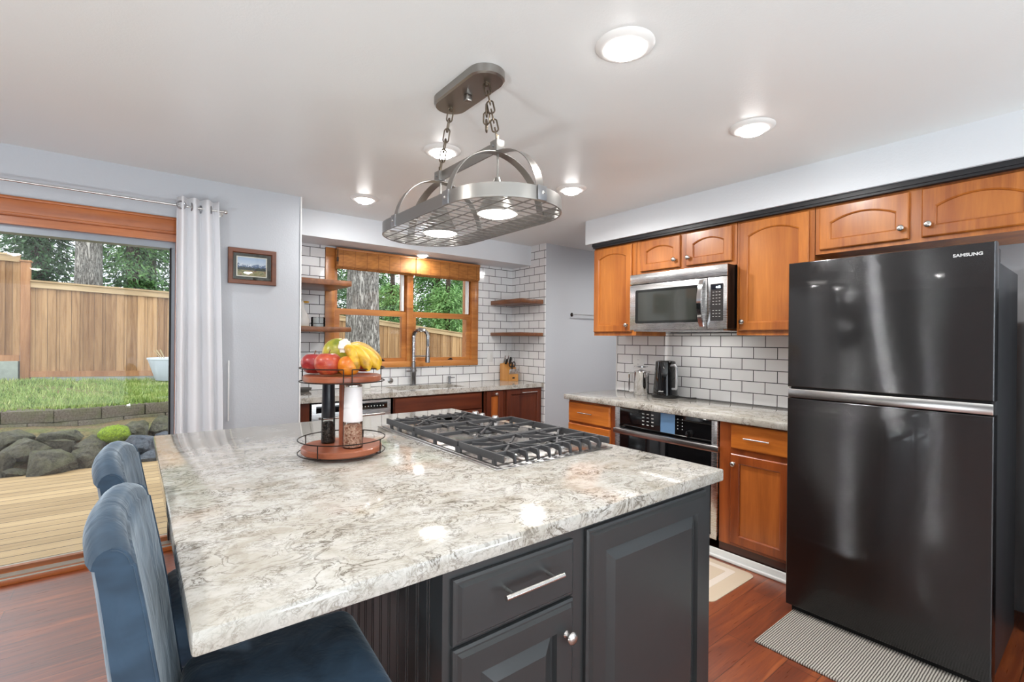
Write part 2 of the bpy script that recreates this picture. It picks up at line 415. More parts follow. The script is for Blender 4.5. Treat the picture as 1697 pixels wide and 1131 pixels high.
struct('baseboard_right', MB().box(2.928, 2.946, 1.08, 2.95, 0, .052, .004).box(2.905, 2.928, 1.08, 2.95, 0, .02, .008), M_WHITE)

# unseen rear windows, added and sized to let in daylight as room fill
M_GLASS = thin_glass('window_glass')
def fill_window(nm, a0, a1, z0, z1, T):
    w = struct(nm, MB().box(a0, a0+.05, -.06, .06, z0, z1, M=T).box(a1-.05, a1, -.06, .06, z0, z1, M=T).box(a0, a1, -.06, .06, z0, z0+.05, M=T).box(a0, a1, -.06, .06, z1-.05, z1, M=T).box((a0+a1)/2-.03, (a0+a1)/2+.03, -.05, .05, z0, z1, M=T), M_WHITE)
    MB().box(a0+.04, a1-.04, -.003, .003, z0+.04, z1-.04, M=T).build('glass', M_GLASS, w)
fill_window('fill_window_2', -4.2, -.1, .12, 2.28, lambda u, w, z: (u, -3.55+w, z))
fill_window('fill_window_3', .3, 3.4, .12, 2.28, lambda u, w, z: (u, -3.55+w, z))

# ---- sliding glass door
dr = struct('door_1', MB().box(-2.06, .29, LY-.022, LY, 2.03, 2.137, .004).box(-2.06, .29, LY-.028, LY-.02, 2.034, 2.046, .003).box(-2.06, .29, LY-.03, LY-.02, 2.118, 2.132, .004)
    .box(.205, .29, LY-.02, LY, 0, 2.03, .004).box(-2.06, -1.98, LY-.02, LY, 0, 2.03, .004)
    .box(-1.98, .245, LY, LY+.15, 1.985, 2.06).box(.205, .245, LY, LY+.15, 0, 1.985).box(-1.98, -1.94, LY, LY+.15, 0, 1.985), M_HEADX)
M_ALU = plain('door_metal', rgb(132, 136, 142), .35, .5)
MB().box(-1.94, .205, LY+.04, LY+.13, 1.945, 1.99).box(-1.94, -1.90, LY+.05, LY+.12, .05, 1.95).box(.185, .205, LY+.05, LY+.12, .05, 1.95).box(-.92, -.86, LY+.05, LY+.12, .05, 1.95).build('door_frame', M_ALU, dr)
MB().box(.178, .1855, LY+.04, LY+.125, .05, 1.95).build('door_seal', M_GAP, dr)
MB().box(-1.98, .245, LY-.01, LY+.05, 0, .028, .004).box(-1.98, .245, LY+.10, LY+.135, .02, .06).build('sill_wood', M_HEADX, dr)
MB().box(-1.98, .245, LY+.05, LY+.10, 0, .032).box(-1.98, .245, LY-.004, LY+.004, .028, .034).box(-1.98, .245, LY+.135, LY+.165, -.02, .055).build('sill_track', plain('sill_metal', rgb(176, 176, 166), .35, .3), dr)
MB().box(-1.90, .185, LY+.088, LY+.092, .055, 1.945).build('glass', M_GLASS, dr)

# ---- window over the sink
W0, W1, WZ0, WZ1 = 1.338, 2.985, 1.095, 2.19
wn = struct('window_1', MB().box(W0, W0+.082, BY-.022, BY, WZ0, WZ1, .005).box(W1-.082, W1, BY-.022, BY, WZ0, WZ1, .005).box(W0, W1, BY-.02, BY, WZ1-.07, WZ1, .005)
    .box(W0, W1, BY-.026, BY, WZ0, WZ0+.058, .006).box(W0+.075, W0+.09, BY-.01, BY+.16, WZ0+.05, WZ1).box(W1-.09, W1-.075, BY-.01, BY+.16, WZ0+.05, WZ1)
    .box(2.132, 2.196, BY-.02, BY+.15, WZ0+.04, WZ1, .004).box(W0+.07, W1-.07, BY-.005, BY+.16, WZ0+.045, WZ0+.062).box(W0+.07, W1-.07, BY, BY+.16, WZ1-.06, WZ1), M_FIRX)
for a, b in ((1.428, 2.132), (2.196, 2.895)):
    y = BY+.045
    MB().box(a, a+.036, y, y+.035, 1.652, 2.13).box(b-.036, b, y, y+.035, 1.652, 2.13).box(a, b, y, y+.035, 1.612, 1.652).box(a+.036, b-.036, y, y+.035, 2.09, 2.13).build('upper_sash', M_FIRX, wn)
    y = BY+.005
    MB().box(a, a+.046, y, y+.035, 1.158, 1.594).box(b-.046, b, y, y+.035, 1.158, 1.594).box(a, b, y, y+.035, 1.594, 1.642).box(a+.046, b-.046, y, y+.035, 1.158, 1.187).build('lower_sash', M_FIRX, wn)
    MB().box(a+.03, b-.03, BY+.06, BY+.064, 1.64, 2.10).box(a+.04, b-.04, BY+.02, BY+.024, 1.18, 1.60).build('glass', M_GLASS, wn)
    xm = (a+b)/2+.10
    MB().box(xm-.028, xm+.028, BY-.006, BY+.006, 1.158, 1.168, .003).sphere((xm, BY-.008, 1.172), (.016, .01, .009)).build('window_latch', M_BLACK, wn)
MB().box(2.086, 2.108, BY+.005, BY+.04, 1.652, 2.10).box(2.852, 2.874, BY+.005, BY+.04, 1.652, 2.10).build('side_track', M_WHITE, wn)

# ---- light: recessed ceiling fixtures (each carries its own lamp)
M_LENS = emit('lamp_lens', (1, .985, .965), 20.0)
def core_mat(w): return emit('lamp_core_%g' % w, (1, .985, .965), 20+min(w, 5)*165)
M_RING = plain('lamp_ring', rgb(236, 234, 230), .3)
def recessed(x, y, z, label, s=1., w=LAMP_W, dome=.026, grp=None):
    t = thing('recessed_light', (x, y, z), label, 'ceiling light', grp)
    MB().lathe([(.066*s, -.001), (.066*s, -.014), (.080*s, -.015), (.100*s, -.006), (.104*s, -.0005), (.104*s, 0)], (x, y, z), 40, cap=False).build('trim_ring', M_RING, t)
    MB().lathe([(.072*s, -.010), (.066*s, -.014), (.050*s, -.014-dome*.6), (.024*s, -.014-dome*.92)], (x, y, z), 40, cap=False).build('lens', M_LENS, t)
    MB().lathe([(.024*s, -.014-dome*.92), (.012*s, -.014-dome*.98), (0, -.014-dome)], (x, y, z), 32, cap=False).build('lens_core', core_mat(w), t)
    w = max(.05, w-min(w, 5)*.95)
    ld = bpy.data.lights.new('lamp', 'AREA'); ld.shape = 'DISK'; ld.size = .13*s; ld.energy = w; ld.color = (1, .98, .94); ld.spread = math.radians(170)
    lo = bpy.data.objects.new('lamp', ld); COL.objects.link(lo); lo.parent = t; lo.location = (0, 0, -.016-dome)
    return t
recessed(1.36, 1.10, CZ, 'large recessed ceiling light nearest the viewer, upper right of the photo', w=3.2)
recessed(2.36, 1.128, CZ, 'recessed ceiling light in front of the cabinets over the fridge', w=7)
recessed(2.364, 2.362, CZ, 'recessed ceiling light just right of the hanging pot rack rim', w=13)
recessed(1.338, 2.347, CZ, 'recessed ceiling light seen behind the pot rack chain', w=1.6)
recessed(1.343, 3.51, CZ, 'recessed ceiling light left of the pot rack, near the sink soffit', w=4.5)
recessed(2.215, 4.25, 2.205, 'small recessed light under the soffit above the sink window', s=.72, w=3.0, dome=.02)
for x, y, w in ((-1.2, -.9, 4), (1.4, -1.0, 4), (-1.2, -2.6, 4), (1.4, -2.6, 4), (-4.1, 1.7, 9), (-4.2, 3.4, 9), (-5.0, 3.3, 9), (-.95, 1.9, 12), (.22, 1.02, 2.4), (4.25, 2.7, 12), (4.25, .5, 6)):  # unseen lamps; the far-left ones match fridge glints, several others are added fill
    recessed(x, y, CZ, 'one of the unseen ceiling lights, some added as fill, behind the viewer and in the hall', grp='recessed lights outside the kitchen', w=w)

M_LENS2 = emit('fill_uplight_lens', (1, .985, .965), 2.0)
# ---- unseen bowl uplights, added behind the viewer to fill the ceiling with light
def fill_uplight(x, y, w, label):
    t = thing('fill_uplight', (x, y, 0), label, 'fill light')
    MB().lathe([(.20, .0004), (.20, .03), (.05, .06), (.05, .10), (.34, .21), (.335, .215), (.05, .115), (0, .112)], (x, y, 0), 40).build('bowl', M_BLKTRIM, t)
    MB().lathe([(.31, .212), (.15, .222), (0, .225)], (x, y, 0), 40, cap=False).build('lens', M_LENS2, t)
    l = bpy.data.lights.new('uplight', 'AREA'); l.shape = 'DISK'; l.size = .6; l.energy = w; l.color = (.84, .94, 1)
    o = bpy.data.objects.new('uplight', l); COL.objects.link(o); o.parent = t; o.location = (0, 0, .235); o.rotation_euler = (PI, 0, 0)
for tx_, ty_, tw_, tl_ in ((-2.2, .2, 66, 'on the left'), (.2, -2.5, 70, 'in the middle'), (2.0, -1.6, 24, 'on the right')):
    fill_uplight(tx_, ty_, tw_, 'added unseen black bowl fill light on the floor behind the viewer '+tl_)
tag(MB().box(-3.6, 1.2, -3.2, -.9, .0005, .012, .004).build('bounce_rug', plain('pale_bounce_rug', rgb(214, 212, 206), .9), base=(-1.2, -2.5, 0)), 'large pale rug added unseen behind the viewer to bounce light', 'rug')  # unseen pale rug, added to bounce neutral light to the ceiling

# ------------------------------------------------------------------ island
IY, IX0, IX1 = .92, .535, 1.637
isl = thing('island_cabinet', (1.09, 1.8, 0), 'dark charcoal painted kitchen island cabinet under the large stone top', 'cabinet')
MB().box(IX0+.012, IX1-.002, IY+.018, 2.70, .09, .872).box(IX0+.05, IX1-.05, IY+.08, 2.66, 0, .09).build('carcass', M_ISL, isl)
M = FF(IY)
MB().box(IX0, .56, IY, IY+.02, .09, .872).box(.925, .985, IY, IY+.02, .09, .872).box(1.585, IX1, IY, IY+.02, .09, .872).box(.56, .925, IY, IY+.02, .835, .872).box(.985, 1.585, IY, IY+.02, .835, .872).box(.56, .925, IY, IY+.02, .668, .70).box(.56, .925, IY, IY+.02, .09, .125).box(.985, 1.585, IY, IY+.02, .09, .125).build('face_frame', M_ISL, isl)
bb = MB(); poly = []
y = IY+.02
while y < 2.70:                                        # beadboard profile along y
    for a, d in ((0, 0), (.034, 0), (.036, .005), (.039, .005), (.041, 0), (.045, 0), (.047, .005), (.050, .005), (.052, 0)): poly.append((y+a, IX0+d))
    y += .054
poly += [(y, IX0+.014), (IY+.02, IX0+.014)]
bb.prism(poly, .09, .872, M=lambda u, v, w: (v, u, w)).build('beadboard', M_ISL, isl, smooth=10)
d = drawer_front(M, .556, .930, .690, .838, .02, isl, M_ISL); pull(M, .669, .852, .782, .021, d, M_NICK, r=.0065, out=.034)
d = cab_door(M, .556, .930, .120, .682, .021, isl, M_ISL, M_ISL, stile=.068, raised=True, recess=.014); knob(M, .896, .600, .021, d, M_NICK, .017)
cab_door(M, .982, 1.592, .120, .850, .021, isl, M_ISL, M_ISL, stile=.068, raised=True, recess=.014)
ctop = MB().box(.072, 1.669, .885, 2.765, .872, .914, .006)
tag(ctop.build('island_countertop', M_QZ, base=(.87, 1.82, .872)), 'large pale marbled stone countertop on the charcoal island, brown grey veins', 'countertop')

# ------------------------------------------------------------------ cooktop
CX0, CX1, CY0, CY1 = .992, 1.612, 1.346, 2.385
ck = thing('gas_cooktop', (1.3, 1.86, .914), 'stainless gas cooktop with black cast iron grates set into the island', 'cooktop')
MB().box(CX0, CX1, CY0, CY1, .9142, .9185, .003).box(CX0+.018, CX1-.018, CY0+.018, CY1-.018, .9185, .9215, .003).build('tray', M_STEELX, ck)
bn = [(1.17, 1.50), (1.43, 1.50), (1.30, 1.845), (1.17, 2.19), (1.38, 2.19)]
for i, (x, y) in enumerate(bn):
    R = .052 if i == 2 else .040
    o = MB().lathe([(R+.012, 0), (R+.012, .006), (R, .010), (R, .018), (R-.004, .020), (0, .020)], (x, y, .9216), 28).build('burner', M_STEELX, ck)
    MB().lathe([(R-.006, 0), (R-.002, .003), (R-.004, .008), (0, .009)], (x, y, .9417), 28).build('burner_cap', M_IRON, o)
ZT = .962
def grate(x0, x1, y0, y1, nf, c, ends):
    mb = MB(); w = .005
    for x in (x0, x1): mb.box(x-w, x+w, y0, y1, ZT-.028, ZT, .002)           # deep side rails
    mid = (y0+y1)/2
    ys = [y0+.055 if 'n' in ends else y0+.004, y1-.055 if 'f' in ends else y1-.004]
    for y in ys: mb.box(x0, x1, y-w, y+w, ZT-.016, ZT, .002)
    mb.box(x0, x1, mid-w, mid+w, ZT-.016, ZT, .002)
    for y in ys+[mid]:
        for x in (x0, x1): mb.box(x-w*1.2, x+w*1.2, y-.008, y+.008, .9216, ZT-.02)
    for k in range(1, nf+1):                                                   # fins over the end, with a foot that curves down
        x = x0+(x1-x0)*k/(nf+1)
        for e, yy, s in (('n', y0, 1), ('f', y1, -1)):
            if e in ends:
                ya = yy+s*.055
                mb.prism([(ya, ZT), (yy+s*.012, ZT), (yy+s*.003, ZT-.012), (yy, .924), (yy+s*.008, .9222), (yy+s*.014, ZT-.022), (ya, ZT-.015)], x-.004, x+.004, M=lambda u, v, w_: (w_, u, v))
    for cx, cy in c:                                                           # fingers towards the burners
        for a in range(8):
            t = a*PI/4+PI/8*0; dx, dy = math.cos(t), math.sin(t)
            lim = min(((x1-cx)/dx if dx > 1e-6 else (x0-cx)/dx if dx < -1e-6 else 9), ((ys[1]-cy)/dy if dy > 1e-6 else (ys[0]-cy)/dy if dy < -1e-6 else 9), .15)
            if lim > .035:
                p0 = (cx+dx*.026, cy+dy*.026, ZT-.006); p1 = (cx+dx*lim, cy+dy*lim, ZT-.006)
                mb.strap([p0, p1], (0, 0, .012), .008)
    for x in np.linspace(x0, x1, 5)[1:-1]:
        for a, b in ((ys[0], mid), (mid, ys[1])):
            mb.strap([(x, a, ZT-.006), (x, a+(b-a)*.30, ZT-.006)], (0, 0, .012), .008); mb.strap([(x, b-(b-a)*.30, ZT-.006), (x, b, ZT-.006)], (0, 0, .012), .008)
    return mb.build('grate', M_IRON, ck)
grate(1.028, 1.592, 1.352, 1.645, 9, bn[:2], 'n')
grate(1.028, 1.592, 1.655, 2.032, 0, bn[2:3], '')
grate(1.028, 1.480, 2.042, 2.345, 8, bn[3:], 'f')
for x, y in ((1.505, 2.333), (1.578, 2.352), (1.562, 2.262), (1.575, 2.150), (1.515, 2.20)):
    o = MB().lathe([(.024, 0), (.024, .004), (.020, .006), (.018, .026), (.015, .030), (0, .031)], (x, y, .9217), 20).build('knob', M_CHROME, ck)

# ------------------------------------------------------------------ wall cabinets on the right
UX = 3.168; M = RF(UX); ZB, ZTOP = 1.418, 2.19
def upper(y0, y1, z0, label, doors, knobs, name='wall_cabinet'):
    t = thing(name, (3.37, (y0+y1)/2, z0), label, 'cabinet')
    MB().box(UX, 3.572, y0+.001, y1-.001, z0, ZTOP-.018).build('carcass', M_CHZ, t)
    for (a, b, c, e, arch), (ku, kv) in zip(doors, knobs):
        o = cab_door(M, a, b, c, e, .02, t, M_CHZ, M_CHP, stile=.058, arch=arch)
        knob(M, ku, kv, .021, o, M_NICK, .0165)
    return t
upper(2.421, 2.870, ZB, 'tall narrow wall cabinet left of the microwave, single arched door', [(2.462, 2.862, 1.448, 2.160, .035)], [(2.499, 1.503)])
upper(1.604, 2.419, 1.892, 'short double door wall cabinet above the microwave', [(2.026, 2.376, 1.922, 2.160, .032), (1.634, 1.974, 1.922, 2.160, .032)], [(2.063, 1.980), (1.950, 1.980)])
upper(1.136, 1.602, ZB, 'tall wall cabinet between microwave and fridge, single arched door', [(1.163, 1.580, 1.448, 2.160, .040)], [(1.552, 1.506)])
upper(.15, 1.134, 1.892, 'short wide wall cabinet above the fridge with two arched doors', [(.694, 1.108, 1.915, 2.160, .040), (.225, .643, 1.915, 2.160, .040)], [(.724, 1.973), (.614, 1.974)])

# ------------------------------------------------------------------ over-range microwave
mw = thing('microwave', (3.3, 1.99, 1.455), 'stainless over-range microwave hanging under the short wall cabinet', 'microwave')
MX = 3.05; M = RF(MX); a0, a1 = 1.607, 2.392
MB().box(3.058, 3.570, a0+.004, 2.388, 1.462, 1.888).build('body', M_BLACK, mw)
MB().box(3.06, 3.5, a0+.03, a1-.03, 1.448, 1.462).build('underside', M_STEELX, mw)
tl = bpy.data.lights.new('tile_fill_lamp', 'AREA'); tl.shape = 'RECTANGLE'; tl.size = .16; tl.size_y = .5; tl.energy = .55; tl.color = (1, .98, .95)  # unseen lamp added under the microwave to brighten the tiles
to = bpy.data.objects.new('tile_fill_lamp', tl); COL.objects.link(to); to.parent = mw; to.location = (.08, 0, -.012)
MB().box(a0, a1, 1.810, 1.886, -.008, .004, .004, M=M).build('top_vent_panel', M_STEEL, mw)
o = MB().box(1.748, a1, 1.457, 1.805, -.008, .004, .004, M=M).build('microwave_door', M_STEEL, mw)
def rrect(u0, u1, v0, v1, r, n=5):
    p = []
    for cx, cy, s in ((u1-r, v1-r, 0), (u0+r, v1-r, 1), (u0+r, v0+r, 2), (u1-r, v0+r, 3)):
        for k in range(n+1):
            t = PI/2*(s+k/n); p.append((cx+r*math.cos(t), cy+r*math.sin(t)))
    return p
M_MWGL = plain('oven_window', rgb(58, 60, 56), .06, Coat_Weight=.6)
M_MWGL2 = plain('oven_window_rim', rgb(34, 35, 34), .08)
MB().prism(rrect(1.800, 2.338, 1.508, 1.764, .014), .0042, .0056, M=M).build('window_rim', M_MWGL2, o)
MB().prism(rrect(1.822, 2.312, 1.526, 1.744, .008), .0056, .0062, M=M).build('window', M_MWGL, o)
hp = [M(1.778, 1.478+(1.792-1.478)*k/16, .012+.040*math.sin(PI*k/16)**.7) for k in range(17)]
MB().strap(hp, (0, .030, 0), .012).build('handle', M_CHROME, o)
o = MB().box(a0, 1.744, 1.457, 1.805, -.008, .004, .004, M=M).build('control_panel', M_STEEL, mw)
MB().prism(rrect(1.632, 1.722, 1.513, 1.760, .006), .0042, .0054, M=M).build('keypad', plain('keypad_glass', rgb(58, 56, 56), .12), o)
MB().box(1.640, 1.716, 1.722, 1.754, .0054, .0058, M=M).build('display', plain('display_glass', rgb(20, 24, 34), .1), o)
M_DIG = emit('display_digits', (.75, .92, 1), 3.0); M_KEY = plain('key_print', rgb(205, 205, 202), .5)
text_mesh('clock_digits', '4:35', .020, lambda x, y, z: M(1.667-x, 1.731+y, .0059+z), M_DIG, o)
for r in range(9):
    if r in (5,): continue
    for c in range(3): MB().box(1.657+c*.022-.006, 1.657+c*.022+.006, 1.704-r*.0205, 1.7065-r*.0205, .0055, .0058, M=M).build('key', M_KEY, o)
sw = MB(); pp = [(2.06+.03*math.cos(t), 1.847+.008*math.sin(t)) for t in np.linspace(.5, 5.6, 20)]
sw.tube([M(u, v, .0045) for u, v in pp], .0009, 6); sw.build('emblem', M_NICK, mw)

# ------------------------------------------------------------------ right base run
BXF = 2.95; M = RF(BXF)
def base_cab(y0, y1, label, name='base_cabinet', m=M_CLZ):
    t = thing(name, (3.26, (y0+y1)/2, 0), label, 'cabinet')
    MB().box(BXF, 3.57, y0+.001, y1-.001, .10, .871).build('carcass', m, t)
    MB().box(BXF+.004, 3.57, y0+.001, y1-.001, .053, .10).box(BXF+.02, 3.57, y0+.001, y1-.001, 0, .053).build('toe_kick', M_KICK, t)
    return t
t = base_cab(2.436, 2.952, 'base cabinet with amber drawer fronts left of the wall oven')
d = drawer_front(M, 2.487, 2.941, .690, .850, .02, t, M_CLY, step=False); pull(M, 2.652, 2.806, .774, .021, d, M_NICK, .005, .026)
d = cab_door(M, 2.487, 2.941, .130, .672, .02, t, M_CLY, M_CLP, stile=.058); knob(M, 2.514, .607, .021, d, M_NICK)
t = base_cab(1.085, 1.596, 'base cabinet with drawer over door beside the fridge')
d = drawer_front(M, 1.165, 1.515, .710, .860, .02, t, M_CLY, step=False); pull(M, 1.272, 1.421, .786, .021, d, M_NICK, .005, .026)
d = cab_door(M, 1.165, 1.515, .120, .677, .02, t, M_CLZ, M_CLP, stile=.058); knob(M, 1.490, .617, .021, d, M_NICK)
# wall oven
ov = thing('wall_oven', (3.2, 2.015, .1), 'built-in oven with black glass control panel under the right counter', 'oven')
MB().box(2.955, 3.55, 1.604, 2.430, .11, .868).build('body', M_GAP, ov)
MB().box(2.385, 2.430, .105, .866, 0, .022, .003, M=M).box(1.600, 1.640, .105, .866, 0, .022, .003, M=M).box(1.600, 2.430, .105, .135, 0, .020, .003, M=M).build('side_trim', M_STEEL, ov)
cp = MB().box(1.640, 2.385, .722, .868, 0, .020, .002, M=M).build('control_panel', M_BLKGL, ov)
MB().box(1.907, 2.022, .733, .868, .0202, .0212, M=M).build('display', plain('oven_display', rgb(96, 130, 165), .08), cp)  # blue film and its reflection are put into the display colour
for c, u in enumerate((2.17, 2.13, 2.09)):
    for r in range(4): MB().box(u-.009, u+.009, .838-r*.026, .844-r*.026, .0202, .0208, M=M).build('key', M_KEY, cp)
for u in (1.885, 1.850):
    for r in range(4): MB().box(u-.003, u+.003, .838-r*.022, .843-r*.022, .0202, .0208, M=M).build('key', M_KEY, cp)
MB().lathe([(.020, 0), (.024, .004), (.024, .020), (.021, .026), (0, .028)], M(1.792, .755, .02), 24, M=lambda a, b, h: (-h, a, b)).build('knob', M_BLKGL, cp)
od = MB().box(1.640, 2.385, .140, .712, 0, .020, .003, M=M).build('oven_door', M_BLKGL, ov)
hb = MB().box(1.572, 2.415, .672, .714, .048, .064, .006, M=M)
for u in (1.60, 2.39): hb.box(u-.012, u+.012, .680, .706, .020, .050, M=M)
hb.build('handle', M_STEELX, od)
tag(MB().box(2.903, 3.572, 1.08, 2.972, .872, .914, .005).build('right_countertop', M_QZ2, base=(3.24, 2.0, .872)), 'pale speckled stone countertop along the right wall beside the fridge', 'countertop')

# ------------------------------------------------------------------ refrigerator
FX = 2.63; fy0, fy1 = .310, 1.064; M = RF(FX)
fr = thing('refrigerator', (3.0, .687, 0), 'tall black stainless top-freezer refrigerator on the right of the kitchen', 'refrigerator')
MB().box(FX+.075, 3.29, fy0+.004, fy1-.004, .03, 1.705, .004).build('body', M_FRSIDE, fr)
MB().box(FX+.074, 2.80, fy0+.006, fy0+.10, 1.7055, 1.765, .006).build('hinge_cover', M_FRSIDE, fr); MB().box(FX+.074, 2.80, fy1-.10, fy1-.006, 1.7055, 1.765, .006).build('hinge_cover', M_FRSIDE, fr)
def fdoor(z0, z1, nm):
    mb = MB(); r = []
    for w, e in ((0, 0), (.066, 0), (.0705, .002), (.0725, .005)):
        r.append([(FX+.0725-w, a, b) for a, b in ((fy0+e, z0+e), (fy1-e, z0+e), (fy1-e, z1-e), (fy0+e, z1-e))])
    return mb.loft(r).build(nm, M_FRIDGE, fr, smooth=30)
ud = fdoor(1.147, 1.776, 'freezer_door'); ld_ = fdoor(.038, 1.091, 'fridge_door')
text_mesh('brand_lettering', 'SAMSUNG', .0185, lambda x, y, z: M(.391-x*1.05, 1.7255+y*.95, .0005+z), plain('logo_silver', rgb(205, 205, 205), .3, .3), ud, bold=.0007)
MB().box(fy0+.003, fy1-.003, 1.094, 1.138, -.014, -.001, .003, M=M).build('handle_strip', M_STEELX, fr)
MB().box(fy0+.01, fy1-.01, 1.092, 1.146, -.070, -.016, M=M).build('door_gap', M_GAP, fr)
MB().box(fy0+.02, fy1-.02, .002, .034, -.62, -.03, M=M).build('base_grille', M_GAP, fr)
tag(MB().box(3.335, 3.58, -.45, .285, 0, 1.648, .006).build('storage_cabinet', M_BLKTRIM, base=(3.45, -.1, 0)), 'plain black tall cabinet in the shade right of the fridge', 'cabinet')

# ------------------------------------------------------------------ sink run
BF = 3.90; M = FF(BF)
def back_cab(x0, x1, label):
    t = thing('base_cabinet', ((x0+x1)/2, 4.15, 0), label, 'cabinet')
    return t, (x0, x1)
def carcass(t, x0, x1, hollow=False):
    mb = MB()
    if hollow:
        mb.box(x0+.001, x1-.001, BF, BF+.02, .1, .870).box(x0+.001, x0+.02, BF, BY-.01, .1, .87).box(x1-.02, x1-.001, BF, BY-.01, .1, .87).box(x0+.001, x1-.001, BF, BY-.01, .1, .12)
    else: mb.box(x0+.001, x1-.001, BF, BY-.01, .1, .870)
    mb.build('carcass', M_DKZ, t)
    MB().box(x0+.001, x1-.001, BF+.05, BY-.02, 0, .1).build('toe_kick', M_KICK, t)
t, _ = back_cab(.975, 1.072, 'narrow shade-toned cherry filler cabinet left of the dishwasher'); carcass(t, .975, 1.072)
t, _ = back_cab(1.742, 2.712, 'wide shade-toned cherry sink base cabinet under the window'); carcass(t, 1.742, 2.712, True)
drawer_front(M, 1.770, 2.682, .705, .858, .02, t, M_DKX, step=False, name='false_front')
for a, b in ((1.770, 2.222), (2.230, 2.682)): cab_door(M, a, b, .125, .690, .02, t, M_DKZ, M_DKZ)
t, _ = back_cab(2.714, 2.958, 'slim shade-toned cherry pull-out cabinet with knob right of the sink'); carcass(t, 2.714, 2.958)
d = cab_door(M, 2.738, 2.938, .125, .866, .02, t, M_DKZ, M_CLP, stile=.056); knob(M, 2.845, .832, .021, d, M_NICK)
t, _ = back_cab(2.960, 3.466, 'shade-toned cherry base cabinet under the knife block'); carcass(t, 2.960, 3.466)
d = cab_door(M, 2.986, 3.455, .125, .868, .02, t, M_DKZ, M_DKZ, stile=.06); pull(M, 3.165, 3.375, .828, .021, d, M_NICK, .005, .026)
# dishwasher
dw = thing('dishwasher', (1.407, 4.1, 0), 'stainless dishwasher under the sink counter, left of the sink', 'dishwasher')
MB().box(1.08, 1.734, BF+.006, BY-.03, .08, .866).build('body', M_GAP, dw)
o = MB().box(1.082, 1.732, .10, .858, -.004, .020, .004, M=M).build('dishwasher_door', M_STEEL, dw)
MB().box(1.115, 1.70, .785, .838, .0202, .022, .001, M=M).build('control_strip', M_BLKGL, o)
hb = MB().tube([M(1.14, .745, .02), M(1.15, .745, .05), M(1.20, .745, .056), M(1.61, .745, .056), M(1.66, .745, .05), M(1.67, .745, .02)], .010, 10); hb.build('handle', M_STEELX, o)
for k in range(9): MB().box(1.45+k*.026, 1.46+k*.026, .806, .814, .022, .0225, M=M).build('key', M_KEY, o)
# counter with an undermounted sink
sx0, sx1, sy0, sy1 = 1.86, 2.555, 3.985, 4.330
cm = MB().box(.974, sx0, 3.86, BY-.001, .872, .914).box(sx1, 3.505, 3.86, BY-.001, .872, .914).box(sx0, sx1, 3.86, sy0, .872, .914).box(sx0, sx1, sy1, BY-.001, .872, .914)
bmesh.ops.remove_doubles(cm.b, verts=cm.b.verts, dist=1e-5)
cm.xf(lambda v: (v.x if v.x < 3.47 or v.y < 3.87 or v.y > 9 else min(v.x, 3.468), v.y, v.z))
tag(cm.build('sink_countertop', M_QZ2, base=(2.2, 4.1, .872)), 'pale speckled stone countertop under the window with a sink cutout', 'countertop')
sk = MB(); a, b, c, d_ = sx0-.004, sx1+.004, sy0-.004, sy1+.004
sk.loft([[(a-.02, c-.02, .8715), (b+.02, c-.02, .8715), (b+.02, d_+.02, .8715), (a-.02, d_+.02, .8715)], [(a, c, .8715), (b, c, .8715), (b, d_, .8715), (a, d_, .8715)],
    [(a+.01, c+.01, .69), (b-.01, c+.01, .69), (b-.01, d_-.01, .69), (a+.01, d_-.01, .69)]], cap=False)
sk.b.faces.new([v for v in sk.b.verts if abs(v.co.z-.69) < 1e-4])
sk = sk.build('sink', M_STEELX, base=(2.2, 4.15, .69), rec=False); tag(sk, 'undermount stainless sink set in the counter below the window', 'sink')
# faucet
fx, fy = 2.188, 4.375
fa = thing('kitchen_faucet', (fx, fy, .914), 'tall spring-neck pull-down faucet standing behind the sink', 'faucet')
M_GUN = plain('faucet_metal', rgb(160, 160, 162), .28, 1.)
MB().lathe([(.034, .0002), (.034, .006), (.027, .010), (.026, .10), (.029, .105), (.029, .165), (.021, .175), (.019, .24), (0, .24)], (fx, fy, .914), 24).cyl((fx-.07, fy-.01, 1.058), (fx+.03, fy-.01, 1.058), .009).box(fx-.092, fx-.05, fy-.018, fy-.004, 1.050, 1.066, .003).build('base_column', M_GUN, fa)
arc = [(fx, fy, 1.14+.02*k) for k in range(14)]+[(fx+.052*(1-math.cos(t))*1.0, fy-.10*(1-math.cos(t))*.5, 1.40+.07*math.sin(t)) for t in np.linspace(.15, PI, 16)]+[(fx+.104, fy-.10, 1.40-.02*k) for k in range(1, 6)]
MB().tube(arc, .0125, 10).build('hose', M_GUN, fa)
sp = []; P = [Vector(p) for p in arc]; L = len(P)-1
for k in range(46*8):
    q = k/(46*8)*L; i = int(q); p = P[i].lerp(P[min(i+1, L)], q-i); tt = (P[min(i+1, L)]-P[i]).normalized(); n1 = Vector((.75, .66, 0)); n1 = (n1-tt*n1.dot(tt)).normalized(); n2 = tt.cross(n1); a = k/8*2*PI
    sp.append(p+(n1*math.cos(a)+n2*math.sin(a))*.0180)
MB().tube(sp, .0036, 5).build('spring', M_CHROME, fa)
MB().lathe([(.014, .0), (.017, .01), (.019, .10), (.024, .115), (.024, .150), (.020, .155), (0, .155)], (fx+.104, fy-.10, 1.295), 20, M=lambda a, b, h: (a, b, -h)).build('spray_head', M_GUN, fa)
MB().tube([(fx, fy, 1.20), (fx+.03, fy-.03, 1.205), (fx+.10, fy-.097, 1.205)], .006, 8).lathe([(.021, -.006), (.024, 0), (.021, .006)], (fx+.104, fy-.10, 1.205), 18, cap=False).build('holder_arm', M_GUN, fa)
sdp = thing('soap_dispenser', (2.61, 4.385, .914), 'small metal soap dispenser right of the faucet', 'soap dispenser')
